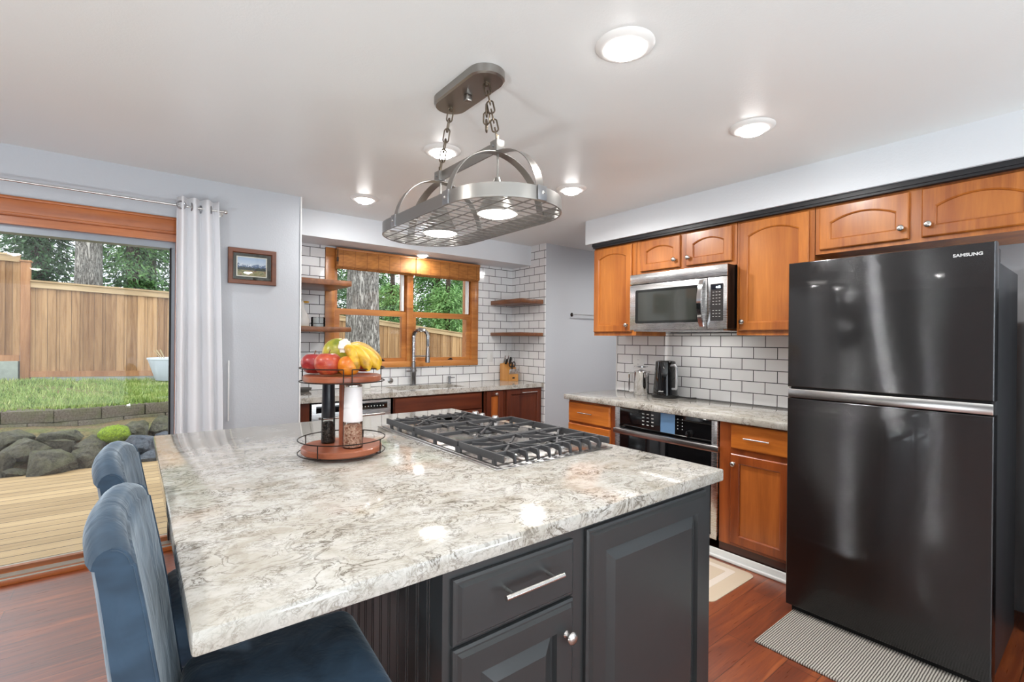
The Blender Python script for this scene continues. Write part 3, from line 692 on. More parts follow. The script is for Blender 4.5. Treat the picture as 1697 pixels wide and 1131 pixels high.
MB().lathe([(.02, .0002), (.02, .006), (.013, .008), (.012, .05), (.016, .053), (.016, .075), (0, .077)], (2.61, 4.385, .914), 16).build('pump', M_GUN, sdp)
MB().cyl((2.61, 4.385, .972), (2.655, 4.35, .974), .006, .005).build('spout', M_GUN, sdp)
# air switch on the tiles
asw = MB().lathe([(.028, 0), (.028, .004), (.016, .006), (.016, .010), (0, .011)], (1.97, BY-.0005, .965), 24, M=lambda a, b, h: (a, -h, b)).lathe([(.011, .010), (.011, .013), (0, .014)], (1.97, BY-.0005, .965), 16, M=lambda a, b, h: (a, -h, b))
tag(asw.build('push_button', M_STEELX, base=(1.97, BY, .965)), 'small round metal button in the tiles left of the faucet', 'button')

# ------------------------------------------------------------------ blinds
def blind_mat():
    t = NT('woven_bamboo'); v = t.obj((.25, 1, 1)); w = t.n('ShaderNodeTexWave'); w.bands_direction = 'Z'; t.l(t.obj(), w.inputs[0]); w.inputs['Scale'].default_value = 48; w.inputs['Distortion'].default_value = .6
    n = t.noise(v, 60, 3); tc = t.n('ShaderNodeTexCoord'); sx = t.n('ShaderNodeSeparateXYZ'); t.l(tc.outputs['Object'], sx.inputs[0])
    st = t.math('LESS_THAN', t.math('FRACT', t.math('MULTIPLY', sx.outputs[0], 9)), .035)
    c = t.ramp(t.math('ADD', t.math('MULTIPLY', n, .6), t.math('MULTIPLY', w.outputs['Fac'], .4)), [(.25, rgb(128, 72, 26)), (.75, rgb(206, 138, 66))])
    t.set(Base_Color=t.mix(st, c, rgb(120, 66, 24)), Roughness=.55); t.bump(w.outputs['Fac'], .4, .003); return t.m
M_BLIND = blind_mat()
for x0, x1, lab in ((1.416, 2.193, 'woven bamboo shade rolled up over the left sash of the sink window'), (2.199, 2.960, 'woven bamboo shade rolled up over the right sash of the sink window')):
    b = thing('roman_shade', ((x0+x1)/2, 4.36, 2.188), lab, 'window shade')
    mb = MB()
    for k in range(4): mb.box(x0, x1, 4.385-k*.012, 4.394-k*.012, 2.004+k*.006, 2.186, .003)
    mb.build('shade_folds', M_BLIND, b)
    MB().box(x0, x1, 4.340, 4.402, 2.168, 2.188, .003).build('valance_rail', M_FIRX, b)
    if x0 < 2: MB().tube([(x0+.006, 4.335, 2.18), (x0+.004, 4.33, 2.10), (x0+.007, 4.332, 2.03)], .003, 6).box(x0-.004, x0+.012, 4.328, 4.340, 2.06, 2.10, .003).build('cord', M_WIRE, b)

# ------------------------------------------------------------------ floating shelves and what stands on them
for x0, x1, z0, z1, lab in ((3.165, 3.469, 1.766, 1.812, 'upper walnut floating shelf on the right of the sink window'), (3.165, 3.469, 1.418, 1.456, 'lower walnut floating shelf on the right of the sink window'),
        (.968, 1.385, 1.795, 1.838, 'upper walnut floating shelf on the left of the sink window'), (.968, 1.385, 1.425, 1.464, 'lower walnut floating shelf on the left of the sink window')):
    s = MB().box(x0, x1, 3.875, BY-.001, z0, z1, .004).build('floating_shelf', M_SHELF, base=((x0+x1)/2, 4.15, z0)); tag(s, lab, 'shelf', 'floating shelves beside the sink window')
gs = thing('goose_figurine', (1.085, 4.2, 1.4645), 'white goose figurine with yellow bill on the lower left shelf', 'figurine')
M_CER = plain('white_ceramic', rgb(236, 236, 232), .25)
MB().lathe([(.050, 0), (.058, .012), (.062, .05), (.050, .10), (.030, .135), (.020, .16), (.017, .185), (.023, .20), (.023, .214), (.012, .228), (0, .230)], (1.085, 4.2, 1.4645), 24).build('body', M_CER, gs)
MB().sphere((1.085+.030, 4.182, 1.672), (.024, .016, .009)).build('bill', plain('bill_yellow', rgb(214, 160, 50), .4), gs)
MB().lathe([(.064, 0), (.064, .006), (.052, .012), (.05, .0125)], (1.085, 4.2, 1.4643), 20, cap=False).build('foot_ring', plain('cream_base', rgb(214, 190, 150), .5), gs)
gt = MB().lathe([(.055, 0), (.058, .004), (.058, .086), (.055, .088), (.054, .084), (.054, .006), (0, .006)], (1.235, 4.26, 1.4645), 24)
tag(gt.build('glass_tumbler', thin_glass('clear_glass', (.93, .95, .95), rough=.02), base=(1.235, 4.26, 1.4645)), 'clear glass tumbler next to the goose on the lower left shelf', 'glass')
ds = MB().lathe([(.040, .0003), (.062, .014), (.070, .030), (.066, .030), (.058, .016), (.036, .006), (0, .006)], (1.145, 4.36, .914), 24)
tag(ds.build('small_dish', plain('grey_stone', rgb(108, 108, 106), .5), base=(1.145, 4.36, .914)), 'small grey dish on the counter at the left wall end', 'dish')
# small white jar behind the fruit stand
jr = thing('candle_jar', (1.70, 4.36, .914), 'white jar on the sink counter below the window left half', 'jar')
MB().lathe([(.040, .0003), (.042, .004), (.042, .075), (.038, .08), (0, .08)], (1.70, 4.36, .914), 24).build('jar_body', M_CER, jr)
MB().lathe([(.036, .08), (.036, .092), (.012, .094), (.010, .106), (0, .107)], (1.70, 4.36, .914), 24).build('lid', M_CER, jr)

# knife block
kx, ky = 3.335, 4.30
kbk = thing('knife_block', (kx, ky, .914), 'light wooden knife block with steel knives and black scissors in the tile corner', 'knife block')
M_BLK = wood('maple_block', rgb(186, 118, 48), rgb(226, 164, 88), 2, 8)
side = [(-.085, 0), (.075, 0), (.075, .19), (.02, .20), (-.085, .105)]
MB().prism(side, -.068, .068, M=lambda u, v, w: (kx+w, ky+u, .9143+v)).build('block', M_BLK, kbk)
MB().box(kx-.016, kx+.016, ky-.0868, ky-.085, .942, .958).build('badge', M_BLACK, kbk)
for k in range(8):                                           # steak knives across the front step
    x = kx-.056+k*.016
    MB().box(x-.005, x+.005, ky-.092, ky-.078, .992, 1.052, .002).xf(lambda v: (v.x, v.y-.28*(v.z-1.0), v.z)).build('steak_knife', M_CHROME, kbk)
for i, (x, yy, h) in enumerate(((-.05, .035, .115), (-.045, .0, .075), (.0, .04, .115), (.012, .0, .085), (.05, .03, .08), (.048, .055, .095))):
    o = MB().box(kx+x-.009, kx+x+.009, ky+yy-.008, ky+yy+.012, 1.10, 1.085+h, .004).xf(lambda v: (v.x, v.y-.35*(v.z-1.1), v.z)).build('knife', M_BLACK if i % 2 else M_CHROME, kbk)
scm = MB()
for s in (-1, 1):
    scm.tube([(kx+.004+s*.022+.019*math.cos(t), ky-.055, 1.100+.028*math.sin(t)) for t in np.linspace(0, 2*PI, 18, endpoint=False)], .006, 8, closed=True)
scm.cyl((kx+.004, ky-.050, 1.02), (kx+.004, ky-.055, 1.085), .007).build('scissors', M_BLACK, kbk)

def outlet(M, u, v, lab, w=.078, h=.122, rocker=False):
    o = MB().box(u-w/2, u+w/2, v-h/2, v+h/2, .0002, .006, .003, M=M).build('outlet_plate', M_WHITE, base=M(u, v, 0)); tag(o, lab, 'outlet', 'white wall plates on the tiles')
    mb = MB()
    if rocker: mb.box(u-.017, u+.017, v-.033, v+.033, .006, .009, .002, M=M)
    else:
        for s in (-1, 1): mb.lathe([(.017, .006), (.016, .008), (0, .008)], M(u, v+s*.02, 0), 18, M=lambda a, b, h_: tuple(Vector(M(a, b, h_))-Vector(M(0, 0, 0))))
    q = mb.build('outlet_face', M_WHITE, o)
    sl = MB()
    for s in (-1, 1):
        for e in (-1, 1):
            if not rocker: sl.box(u+e*.006-.001, u+e*.006+.001, v+s*.02-.003, v+s*.02+.005, .008, .0084, M=M)
    if not rocker: sl.build('slots', M_BLACK, q)
outlet(FF(BY), 3.16, 1.187, 'white wall plate on the tiles left of the knife block', rocker=True)
outlet(FF(BY), 3.425, 1.19, 'white wall plate above the right side of the knife block')
outlet(RF(3.573), 2.70, 1.185, 'white outlet plate on the tiles behind the french press', w=.115)

# ------------------------------------------------------------------ french press and kettle
px, py = 3.44, 2.575
fp = thing('french_press', (px, py, .914), 'polished steel french press with black handle left of the kettle', 'coffee press')
MB().lathe([(.058, .0004), (.060, .004), (.060, .192), (.062, .196), (.060, .200), (.040, .207), (.012, .212), (.010, .214), (0, .214)], (px, py, .914), 32).build('body', M_CHROME, fp)
MB().cyl((px, py, 1.127), (px, py, 1.150), .003).lathe([(.05, 0), (.058, .003), (.058, .010), (.03, .013), (0, .013)], (px, py, 1.148), 24).build('plunger', M_CHROME, fp)
MB().prism([(-.055, 1.09), (-.100, 1.122), (-.098, 1.110), (-.057, 1.06)], -.014, .014, M=lambda u, v, w: (px+w+u*.2, py+u, v)).build('spout', M_CHROME, fp)
MB().tube([(px-.012, py+.056, 1.095), (px-.018, py+.100, 1.097), (px-.02, py+.108, 1.085), (px-.02, py+.108, .94), (px-.015, py+.098, .932), (px-.012, py+.058, .935)], .0075, 8).build('handle', M_CHROME, fp)
MB().box(px+.02, px+.026, py-.064, py-.058, .925, 1.09).build('side_strip', M_BLACK, fp)
qx, qy = 3.43, 2.325
kt = thing('electric_kettle', (qx, qy, .914), 'glossy black electric kettle with pale handle on the right counter', 'kettle')
MB().lathe([(.104, .0004), (.106, .004), (.106, .018), (.100, .022), (0, .022)], (qx, qy, .914), 36).build('base', M_BLACK, kt)
MB().lathe([(.098, .022), (.098, .03), (.088, .15), (.079, .288), (.076, .296), (.070, .298), (.066, .292), (0, .290)], (qx, qy, .914), 36).build('body', M_BLKGL, kt)
hp = [(qx-.03, qy-.070, 1.178), (qx-.038, qy-.112, 1.182), (qx-.042, qy-.130, 1.165), (qx-.042, qy-.130, 1.01), (qx-.040, qy-.122, .994), (qx-.032, qy-.088, .992)]
MB().tube(hp, [.010, .011, .011, .010, .010, .010], 10).build('handle', plain('kettle_handle', rgb(196, 198, 202), .25, .6), kt)
lm = MB()
for k, wd in enumerate((.006, .004, .005, .006, .003)): 
    a = math.radians(203-k*5.2); R_ = .0965
    lm.box(qx+R_*math.cos(a)-.0015, qx+R_*math.cos(a)+.0015, qy+R_*math.sin(a)-.0028, qy+R_*math.sin(a)+.0028, .966, .966+wd+.003)
lm.build('logo_mark', M_KEY, kt)
cd_ = MB().tube([(qx+.06, qy-.09, .921), (qx+.08, qy-.16, .919), (qx+.13, qy-.20, .919)], .004, 8); cd_.build('cord', M_BLACK, kt)

# ------------------------------------------------------------------ hook on the hall wall
hk = thing('wall_hook', (3.875, 3.85, 1.665), 'small dark metal towel peg on the grey hall wall', 'hook')
Mh = FF(3.85)
hl = lambda a, b, h: (a, -h, b)
MB().lathe([(.022, 0), (.022, .004), (.012, .012), (.008, .02), (0, .02)], (3.875, 3.85, 1.665), 20, M=hl).build('rosette', M_WIRE, hk)
MB().cyl((3.875, 3.835, 1.665), (3.875, 3.78, 1.665), .007).cyl((3.86, 3.785, 1.665), (4.25, 3.785, 1.665), .006).build('bar', M_NICK, hk)

# ------------------------------------------------------------------ hanging pot rack lamp
RXc, RYc, RA, RB, RZ0, RZ1 = 1.084, 1.72, .495, .223, 1.848, 1.894
pr = thing('pot_rack_lamp', (RXc, RYc, CZ), 'oval brushed nickel pot rack lamp with wire grid hanging on chains', 'pendant light')
def stadium(cx, cy, a, b, n=20):
    p = []
    for s, t0 in ((1, 0), (-1, PI)):
        for k in range(n+1):
            t = t0+PI*k/n; p.append((cx+b*math.cos(t), cy+s*(a-b)+b*math.sin(t)))
    return p
M_RACK = steel('rack_nickel', (.34, .325, .305), .30, .4)
M_RWIRE = plain('rack_wire', (.36, .345, .33, 1), .3, 1.)
def ring(mb, cx, cy, a, b, th, z0, z1):
    o = stadium(cx, cy, a, b); i = stadium(cx, cy, a-th, b-th)
    mb.loft([[(x, y, z) for x, y in q] for q, z in ((o, z0), (o, z1), (i, z1), (i, z0))], cap=False, closed=True); return mb
ring(MB(), RXc, RYc, RA, RB, .004, RZ0, RZ1).build('rim_band', M_RACK, pr)
cn = MB(); c0 = stadium(1.08, 1.688, .205, .075); c1 = stadium(1.08, 1.688, .198, .068)
cn.loft([[(x, y, z) for x, y in q] for q, z in ((c0, CZ-.0005), (c0, CZ-.030), (c1, CZ-.036))]); cn.build('canopy', M_RACK, pr)
MB().box(1.08-.014, 1.08+.014, 1.688-.014, 1.688+.014, CZ-.062, CZ-.036, .003).build('canopy_nut', M_RACK, pr)
YN, YF, BZ = 1.478, 1.912, 2.105
MB().box(1.077, 1.083, YN-.02, YF+.02, BZ-.022, BZ+.022, .001).build('top_bar', M_RACK, pr)
for y in (YN, YF):
    o = MB().box(1.062, 1.098, y-.022, y+.022, BZ-.022, BZ+.022, .002).build('bar_block', M_RACK, pr)
    b = MB()
    for s in (-1, 1): b.lathe([(.006, 0), (.006, .003), (.003, .005), (0, .005)], (1.08+s*.018, y, BZ), 12, M=lambda p, q, h: (s*h, p, q))
    b.build('screw', M_GUN, o)
def arch_pts(n=18): return [(math.cos(t), math.sin(t)) for t in np.linspace(0, PI, n*2+1)]
for y in (YN, YF):
    MB().strap([(1.084+(RB-.006)*c, y, 1.862+(BZ-.024-1.862)*s) for c, s in arch_pts()], (0, .036, 0), .003).build('arch_strap', M_RACK, pr)
for y, ye, s in ((YN, RYc-RA+.006, -1), (YF, RYc+RA-.006, 1)):
    L = abs(ye-y)
    MB().strap([(1.084, y+s*L*math.sin(t), 1.862+(BZ-.022-1.862)*math.cos(t)) for t in np.linspace(0, PI/2, 16)], (.036, 0, 0), .003).build('end_strap', M_RACK, pr)
def bracket(x, y, dx, dy):
    mb = MB(); w = .020
    if dx: mb.box(x, x+dx*.006, y-w, y+w, RZ0-.002, RZ1+.002, .001)
    else: mb.box(x-w, x+w, y, y+dy*.006, RZ0-.002, RZ1+.002, .001)
    o = mb.build('bracket', M_GUN, pr)
    MB().lathe([(.006, 0), (.006, .003), (.003, .005), (0, .005)], (x+dx*.006, y+dy*.006, (RZ0+RZ1)/2), 12, M=(lambda p, q, h: (dx*h, p, q)) if dx else (lambda p, q, h: (p, dy*h, q))).build('screw', M_NICK, o)
for y in (YN, YF): bracket(RXc-RB, y, -1, 0); bracket(RXc+RB, y, 1, 0)
bracket(RXc, RYc-RA, 0, -1); bracket(RXc, RYc+RA, 0, 1)
# wire grid: cross wires and length wires, open where the lamp shades come through
def half_w(y):
    e = abs(y-RYc)-(RA-RB); R = RB-.006
    return R if e <= 0 else (math.sqrt(max(0, R*R-e*e)))
gw = MB(); zc = RZ0+.004; SH = [(1.084, YN), (1.084, YF)]; SRr = .079
for k in range(21):
    y = RYc-.47+.047*k; h = half_w(y)
    if h < .03: continue
    segs = [(RXc-h, RXc+h)]
    for sx, sy in SH:
        if abs(y-sy) < SRr:
            q = math.sqrt(SRr**2-(y-sy)**2); segs = [(RXc-h, sx-q), (sx+q, RXc+h)]
    for a, b in segs: gw.cyl((a, y, zc), (b, y, zc), .0024, seg=6)
for dx in (-.16, -.10, -.03, .03, .10, .16):
    ymax = RA-RB+math.sqrt((RB-.006)**2-dx*dx); cuts = [RYc-ymax]
    for sx, sy in SH:
        if abs(dx) < SRr:
            q = math.sqrt(SRr**2-dx*dx); cuts += [sy-q, sy+q]
    cuts.append(RYc+ymax)
    for a, b in zip(cuts[::2], cuts[1::2]): gw.cyl((RXc+dx, a, zc-.004), (RXc+dx, b, zc-.004), .0024, seg=6)
rs = stadium(RXc, RYc, RA-.003, RB-.003); gw.tube([(x, y, zc-.004) for x, y in rs], .004, 6, closed=True)
gw.build('wire_grid', M_RWIRE, pr)
M_BULB = emit('rack_bulb', (1, .96, .91), 7.0)
for x, y in SH:
    MB().cyl((x, y, BZ-.02), (x, y, 1.972), .0045, seg=10).build('rod', M_RACK, pr)
    o = MB().lathe([(.0, 1.990), (.012, 1.988), (.016, 1.972), (.030, 1.962), (.034, 1.950), (.074, 1.862), (.080, 1.850), (.078, 1.848), (.070, 1.862), (.03, 1.945)], (x, y, 0), 32, cap=False).build('lamp_shade', M_RACK, pr)
    MB().lathe([(.071, 1.856), (.069, 1.848), (.05, 1.842), (.02, 1.8395), (0, 1.839)], (x, y, 0), 32, cap=False).build('bulb', M_BULB, o)
    l_ = bpy.data.lights.new('rack_bulb_lamp', 'AREA'); l_.shape = 'DISK'; l_.size = .13; l_.energy = .35; l_.color = (1, .96, .90)
    lo = bpy.data.objects.new('rack_bulb_lamp', l_); COL.objects.link(lo); lo.parent = pr; lo.location = (x-RXc, y-RYc, 1.834-CZ)
M_CHAIN = plain('chain_metal', rgb(112, 100, 86), .35, .9)
def chain(p0, p1, n, extra=0):
    mb = MB(); P0, P1 = Vector(p0), Vector(p1); d = (P1-P0); L = d.length/n; d.normalize()
    a1 = d.orthogonal().normalized(); a2 = d.cross(a1)
    def link(c, ax, dd, hl, hw):
        pts = []
        for k in range(20):
            t = 2*PI*k/20; cu, sv = math.cos(t), math.sin(t)
            pts.append(c+dd*((hl-hw)*(1 if sv > 0 else -1)+hw*sv)+ax*hw*cu)
        mb.tube(pts, .0032, 6, closed=True)
    for k in range(n): link(P0+d*L*(k+.5), a1 if k % 2 else a2, d, L*.5+.0075, .0125)
    e = Vector((.25, -.25, -1)).normalized(); c = P0+d*L*2.6+Vector((-.012, .012, 0))
    for k in range(extra): link(c+Vector((0, 0, -.030*(k+.3))), Vector((.7, -.7, 0)) if k % 2 else Vector((.7, .7, 0)), Vector((0, 0, -1)), .024, .012)
    for P in (P0, P1): mb.cyl(P+Vector((0, 0, .016)), P-Vector((0, 0, .006)), .007, seg=10)
    return mb.build('chain', M_CHAIN, pr)
chain((1.08, 1.822, CZ-.046), (1.08, YF, BZ+.028), 6); chain((1.08, 1.554, CZ-.046), (1.08, YN, BZ+.028), 6, 3)

# ------------------------------------------------------------------ two-tier fruit stand
tx, ty = .646, 1.899
ts = thing('tiered_stand', (tx, ty, .914), 'two tier wooden fruit stand with black wire rails on the island', 'fruit stand')
M_ACA = wood('acacia_board', rgb(122, 62, 40), rgb(172, 100, 68), 0, 7, coat=.1)
def tier(z, R, nm, gap):
    MB().lathe([(R-.004, z), (R, z+.004), (R, z+.020), (R-.004, z+.024), (0, z+.024)], (tx, ty, 0), 56).build(nm, M_ACA, ts)
    rr = R+.012; rz = z+.052; mb = MB()
    mb.tube([(tx+rr*math.cos(t), ty+rr*math.sin(t), z+.001) for t in np.linspace(0, 2*PI, 60, endpoint=False)], .0022, 6, closed=True)
    g = -1.0 if gap else None                                    # rail opening on the viewer's side
    if gap:
        a0, a1 = math.radians(-108), math.radians(-97+0)
        mb.tube([(tx+rr*math.cos(t), ty+rr*math.sin(t), rz) for t in np.linspace(a1, a0+2*PI, 60)], .0022, 6)
        ps = [a0, a1, a0+1.9, a0-1.9]
    else:
        mb.tube([(tx+rr*math.cos(t), ty+rr*math.sin(t), rz) for t in np.linspace(0, 2*PI, 60, endpoint=False)], .0022, 6, closed=True)
        ps = [math.radians(a) for a in (-140, -50, 40, 130)]
    for t in ps: mb.cyl((tx+rr*math.cos(t), ty+rr*math.sin(t), z), (tx+rr*math.cos(t), ty+rr*math.sin(t), rz), .0022, seg=6)
    for t in ps: mb.cyl((tx+rr*math.cos(t), ty+rr*math.sin(t), z-.001), (tx+(R-.03)*math.cos(t), ty+(R-.03)*math.sin(t), z-.001), .0022, seg=6)
    mb.build('wire_rail', M_WIRE, ts)
tier(.930, .150, 'lower_board', False); tier(1.205, .146, 'upper_board', True)
MB().cyl((tx, ty, .954), (tx, ty, 1.206), .013, seg=20).build('post', M_ACA, ts)
MB().lathe([(.10, .9145), (.105, .9155), (.105, .922), (.02, .929), (0, .9295)], (tx, ty, 0), 32).build('foot', M_ACA, ts)
# grinders
M_CLR = thin_glass('grinder_glass', (.95, .97, .96), rough=.01)
def grinder(name, x, y, h, r, body_m, fill_m, cap_m, lab, fill_h):
    t = thing(name, (x, y, .954), lab, 'grinder'); z = .9542
    MB().lathe([(r*1.02, .000), (r*1.04, .004), (r*.98, h*.42), (r*.96, h*.42)], (x, y, z), 28, cap=False).lathe([(r*.0, .0005), (r*1.0, .0005)], (x, y, z), 28, cap=False).build('jar', M_CLR, t)
    mb = MB().lathe([(r*.93, .004), (r*.95, .010), (r*.93, fill_h*.9), (r*.6, fill_h), (0, fill_h*1.02)], (x, y, z), 28); mb.build('contents', fill_m, t)
    MB().lathe([(r*.97, h*.41), (r, h*.415), (r*.96, h*.62), (r*.955, h*.625), (r*.955, h*.63), (r*.96, h*.635), (r*.90, h*.955), (0, h*.955)], (x, y, z), 28).build('body', body_m, t)
    MB().lathe([(r*.90, h*.955), (r*.92, h*.96), (r*.92, h*.985), (r*.6, h), (0, h)], (x, y, z), 28).build('cap', cap_m, t)
def grain(name, a, b):
    t = NT(name); v = t.n('ShaderNodeTexVoronoi'); t.l(t.obj(), v.inputs[0]); v.inputs['Scale'].default_value = 190
    sc = t.n('ShaderNodeSeparateColor'); t.l(v.outputs['Color'], sc.inputs[0])
    t.set(Base_Color=t.ramp(sc.outputs[0], [(.1, a), (.9, b)]), Roughness=.6); t.bump(v.outputs['Distance'], .8, .004); return t.m
grinder('pepper_grinder', .612, 1.965, .245, .026, plain('grinder_black', rgb(30, 32, 38), .3), grain('peppercorns', rgb(30, 24, 22), rgb(84, 70, 62)), M_NICK, 'tall pepper grinder with dark top on the lower tier', .085)
grinder('salt_grinder', .662, 1.828, .243, .036, plain('grinder_white', rgb(232, 226, 226), .3), grain('pink_salt', rgb(172, 104, 78), rgb(238, 196, 170)), M_NICK, 'wide white salt grinder with pink salt on the lower tier', .090)
# fruit on the upper tier
def fruit_mat(name, a, b, c, sc=5, rough=.32):
    t = NT(name); n = t.noise(t.obj(), sc, 4, .6, .4); sp = t.noise(t.obj(), 150, 2)
    col = t.ramp(n, [(.34, a), (.52, b), (.68, c)])
    t.set(Base_Color=t.mix(t.ramp(sp, [(.66, (0, 0, 0)), (.72, (.3, .3, .3))]), col, rgb(226, 176, 110)), Roughness=rough, Coat_Weight=.15); return t.m
M_APP = fruit_mat('apple_red', rgb(132, 26, 34), rgb(170, 50, 48), rgb(190, 96, 62), 14)
M_APP2 = fruit_mat('apple_blush', rgb(160, 46, 40), rgb(186, 80, 50), rgb(204, 130, 74), 12)
def apple_fn(d):
    r = math.hypot(d.x, d.y); k = 1-.30*math.exp(-(r/.30)**2)
    s = 1.0+.06*d.z
    return Vector((d.x*s, d.y*s, d.z*k*.92))
def apple(x, y, r, m, lab, tilt=(0, 0)):
    z = 1.2292; t = thing('apple', (x, y, z), lab, 'apple')
    MB().sphere((x, y, z+r*.90), r, 28, 18, apple_fn).build('flesh', m, t, smooth=80)
    MB().tube([(x, y, z+r*1.50), (x+.003, y, z+r*1.75), (x+.008, y+.003, z+r*1.98)], [.0018, .0016, .0024], 6).build('stem', M_SHELF, t)
apple(.553, 1.960, .047, M_APP, 'dark red apple at the left edge of the upper tier')
apple(.574, 1.850, .050, M_APP2, 'orange red apple in front on the upper tier')
apple(.752, 1.965, .050, M_APP, 'red apple at the right back of the upper tier')
mg = MB().sphere((.655, 1.985, 1.300), (.062, .050, .072), 24, 16, lambda d: Vector((d.x*(1+.12*d.z), d.y, d.z)))
tag(mg.build('mango', fruit_mat('mango_skin', rgb(118, 128, 34), rgb(190, 176, 52), rgb(214, 150, 56), 9), base=(.655, 1.985, 1.2292), smooth=80), 'yellow green mango standing behind the bananas and apples', 'mango')
pch = MB().sphere((.635, 1.800, 1.2692), (.042, .042, .040), 24, 16, lambda d: Vector((d.x, d.y, d.z*(1-.2*math.exp(-(math.hypot(d.x, d.y)/.3)**2)))))
tag(pch.build('orange', fruit_mat('orange_skin', rgb(196, 100, 20), rgb(214, 128, 30), rgb(222, 150, 50), 20), base=(.635, 1.80, 1.2292), smooth=80), 'small orange tucked under the bananas', 'orange')
bn_ = thing('banana_bunch', (.69, 1.86, 1.2292), 'bunch of yellow bananas with wrapped stem on the upper tier', 'bananas')
M_BAN = fruit_mat('banana_skin', rgb(150, 104, 18), rgb(206, 158, 34), rgb(220, 184, 62), 16, .4)
ST = Vector((.628, 1.835, 1.338))
ends = [((.652, 1.772, 1.252), .022), ((.693, 1.752, 1.250), .023), ((.738, 1.768, 1.252), .023), ((.765, 1.815, 1.266), .022), ((.762, 1.87, 1.292), .020)]
for (ex, ey, ez), r in ends:
    E_ = Vector((ex, ey, ez)); mid = (ST+E_)/2; out = Vector((E_.x-ST.x, E_.y-ST.y, 0)).normalized()
    ctrl = mid+out*.030+Vector((0, 0, .040)); pts = []; rad = []
    for k in range(15):
        t = k/14; p = ST*(1-t)**2+ctrl*2*t*(1-t)+E_*t*t; pts.append(p)
        rad.append(r*(.34+.66*min(1, t*3.2)) if t < .75 else r*max(.25, (1-((t-.75)/.25)**2.4*.78)))
    o = MB().tube(pts, rad, 10).build('banana', M_BAN, bn_, smooth=50)
MB().sphere(ST+Vector((.002, 0, .004)), (.024, .022, .026), 14, 10, lambda d: d*(1+.12*math.sin(9*d.x+5*d.y)+.08*math.sin(14*d.z))).build('stem_wrap', plain('paper_wrap', rgb(226, 220, 206), .6), bn_)

# ------------------------------------------------------------------ stools
def velvet():
    t = NT('blue_velvet'); n = t.noise(t.obj(), 9, 3, .6, .8)
    t.set(Base_Color=t.ramp(n, [(.3, rgb(26, 44, 60)), (.7, rgb(56, 80, 102))]), Roughness=.75, Sheen_Weight=.55, Sheen_Roughness=.30, Sheen_Tint=(.82, .92, .98, 1))
    t.bump(t.noise(t.obj((1, 1, .5)), 16, 3, .6, .5), .35, .012); return t.m
M_VEL = velvet(); M_STLEG = wood('stool_leg', rgb(60, 36, 24), rgb(96, 62, 42), 2, 9)
def make_stool(loc, lab):
    t = thing('counter_stool', (0, 0, 0), lab, 'stool')
    bk = MB(); nv, nz = 16, 18; rings = []
    def prof(q):                                # q 0..1 up the back: (x centre, half thickness)
        return -.172-.078*q, .027+.004*math.sin(PI*min(1, q*1.1))
    H0, H1, HW = .50, 1.086, .190
    nq, ny = 18, 22
    outl = []
    for k in range(nq+1):                       # front up, over the rounded top, back down
        q = k/nq; x, h = prof(q*.93); outl.append((x+h, H0+(H1-.035-H0)*q))
    xt, ht = prof(.95)
    for a in np.linspace(0.15, PI-.15, 9): outl.append((xt+ht*math.cos(a)*1.05-.003, H1-.038+.038*math.sin(a)))
    for k in range(nq, -1, -1):
        q = k/nq; x, h = prof(q*.93); outl.append((x-h, H0+(H1-.035-H0)*q))
    rr = []
    for j in range(ny+1):
        y = -HW+2*HW*j/ny; e = abs(2*j/ny-1); rnd = .030*max(0, (e-.25)/.75)**2.0           # rounded shoulders
        sh = 1-.14*max(0, (e-.90)/.10)**2
        rr.append([((-.172-.078*(z-H0)/(H1-H0))+(x+.172+.078*(z-H0)/(H1-H0))*sh-.020*(1-e*e)+.0012*math.sin(23*y+9*z)*math.sin(11*z),
            y, z-rnd*max(0, (z-H0)/(H1-H0))**3) for x, z in outl])
    bk.loft(rr); o = bk.build('backrest', M_VEL, t, smooth=60)
    for s in (0, -1):
        MB().tube([Vector(p)+Vector((0, .001*(1 if s else -1), 0)) for p in rr[s][:24]], .0026, 6).build('piping', M_VEL, o)
    st = MB().box(-.165, .215, -.205, .205, .550, .660, .045, seg=5).xf(lambda v: (v.x, v.y, v.z+(.022*(1-(v.x/.24)**2)*(1-(v.y/.24)**2) if v.z > .62 else 0)))
    st.build('seat', M_VEL, t, smooth=70)
    MB().box(-.190, .165, -.180, .180, .50, .556, .012).build('skirt', M_VEL, t)
    for sx in (-1, 1):
        for sy in (-1, 1):
            x, y = -.010+sx*.155, sy*.160
            MB().loft([[(x+sx*f+a, y+b, z) for a, b in ((-w, -w), (w, -w), (w, w), (-w, w))] for z, w, f in ((0, .016, .025), (.25, .019, .012), (.52, .022, 0))]).build('leg', M_STLEG, t)
    MB().cyl((.155, -.165, .22), (.155, .165, .22), .011).build('footrest', M_STLEG, t)
    t.location = loc; return t
s0 = make_stool((.236, 1.095, 0), 'blue velvet counter stool nearest the viewer at the island corner'); s0.rotation_euler = (0, 0, -.07)
dup(s0, (.220, 1.60, 0), 'second blue velvet counter stool, behind the nearest one towards the glass door')

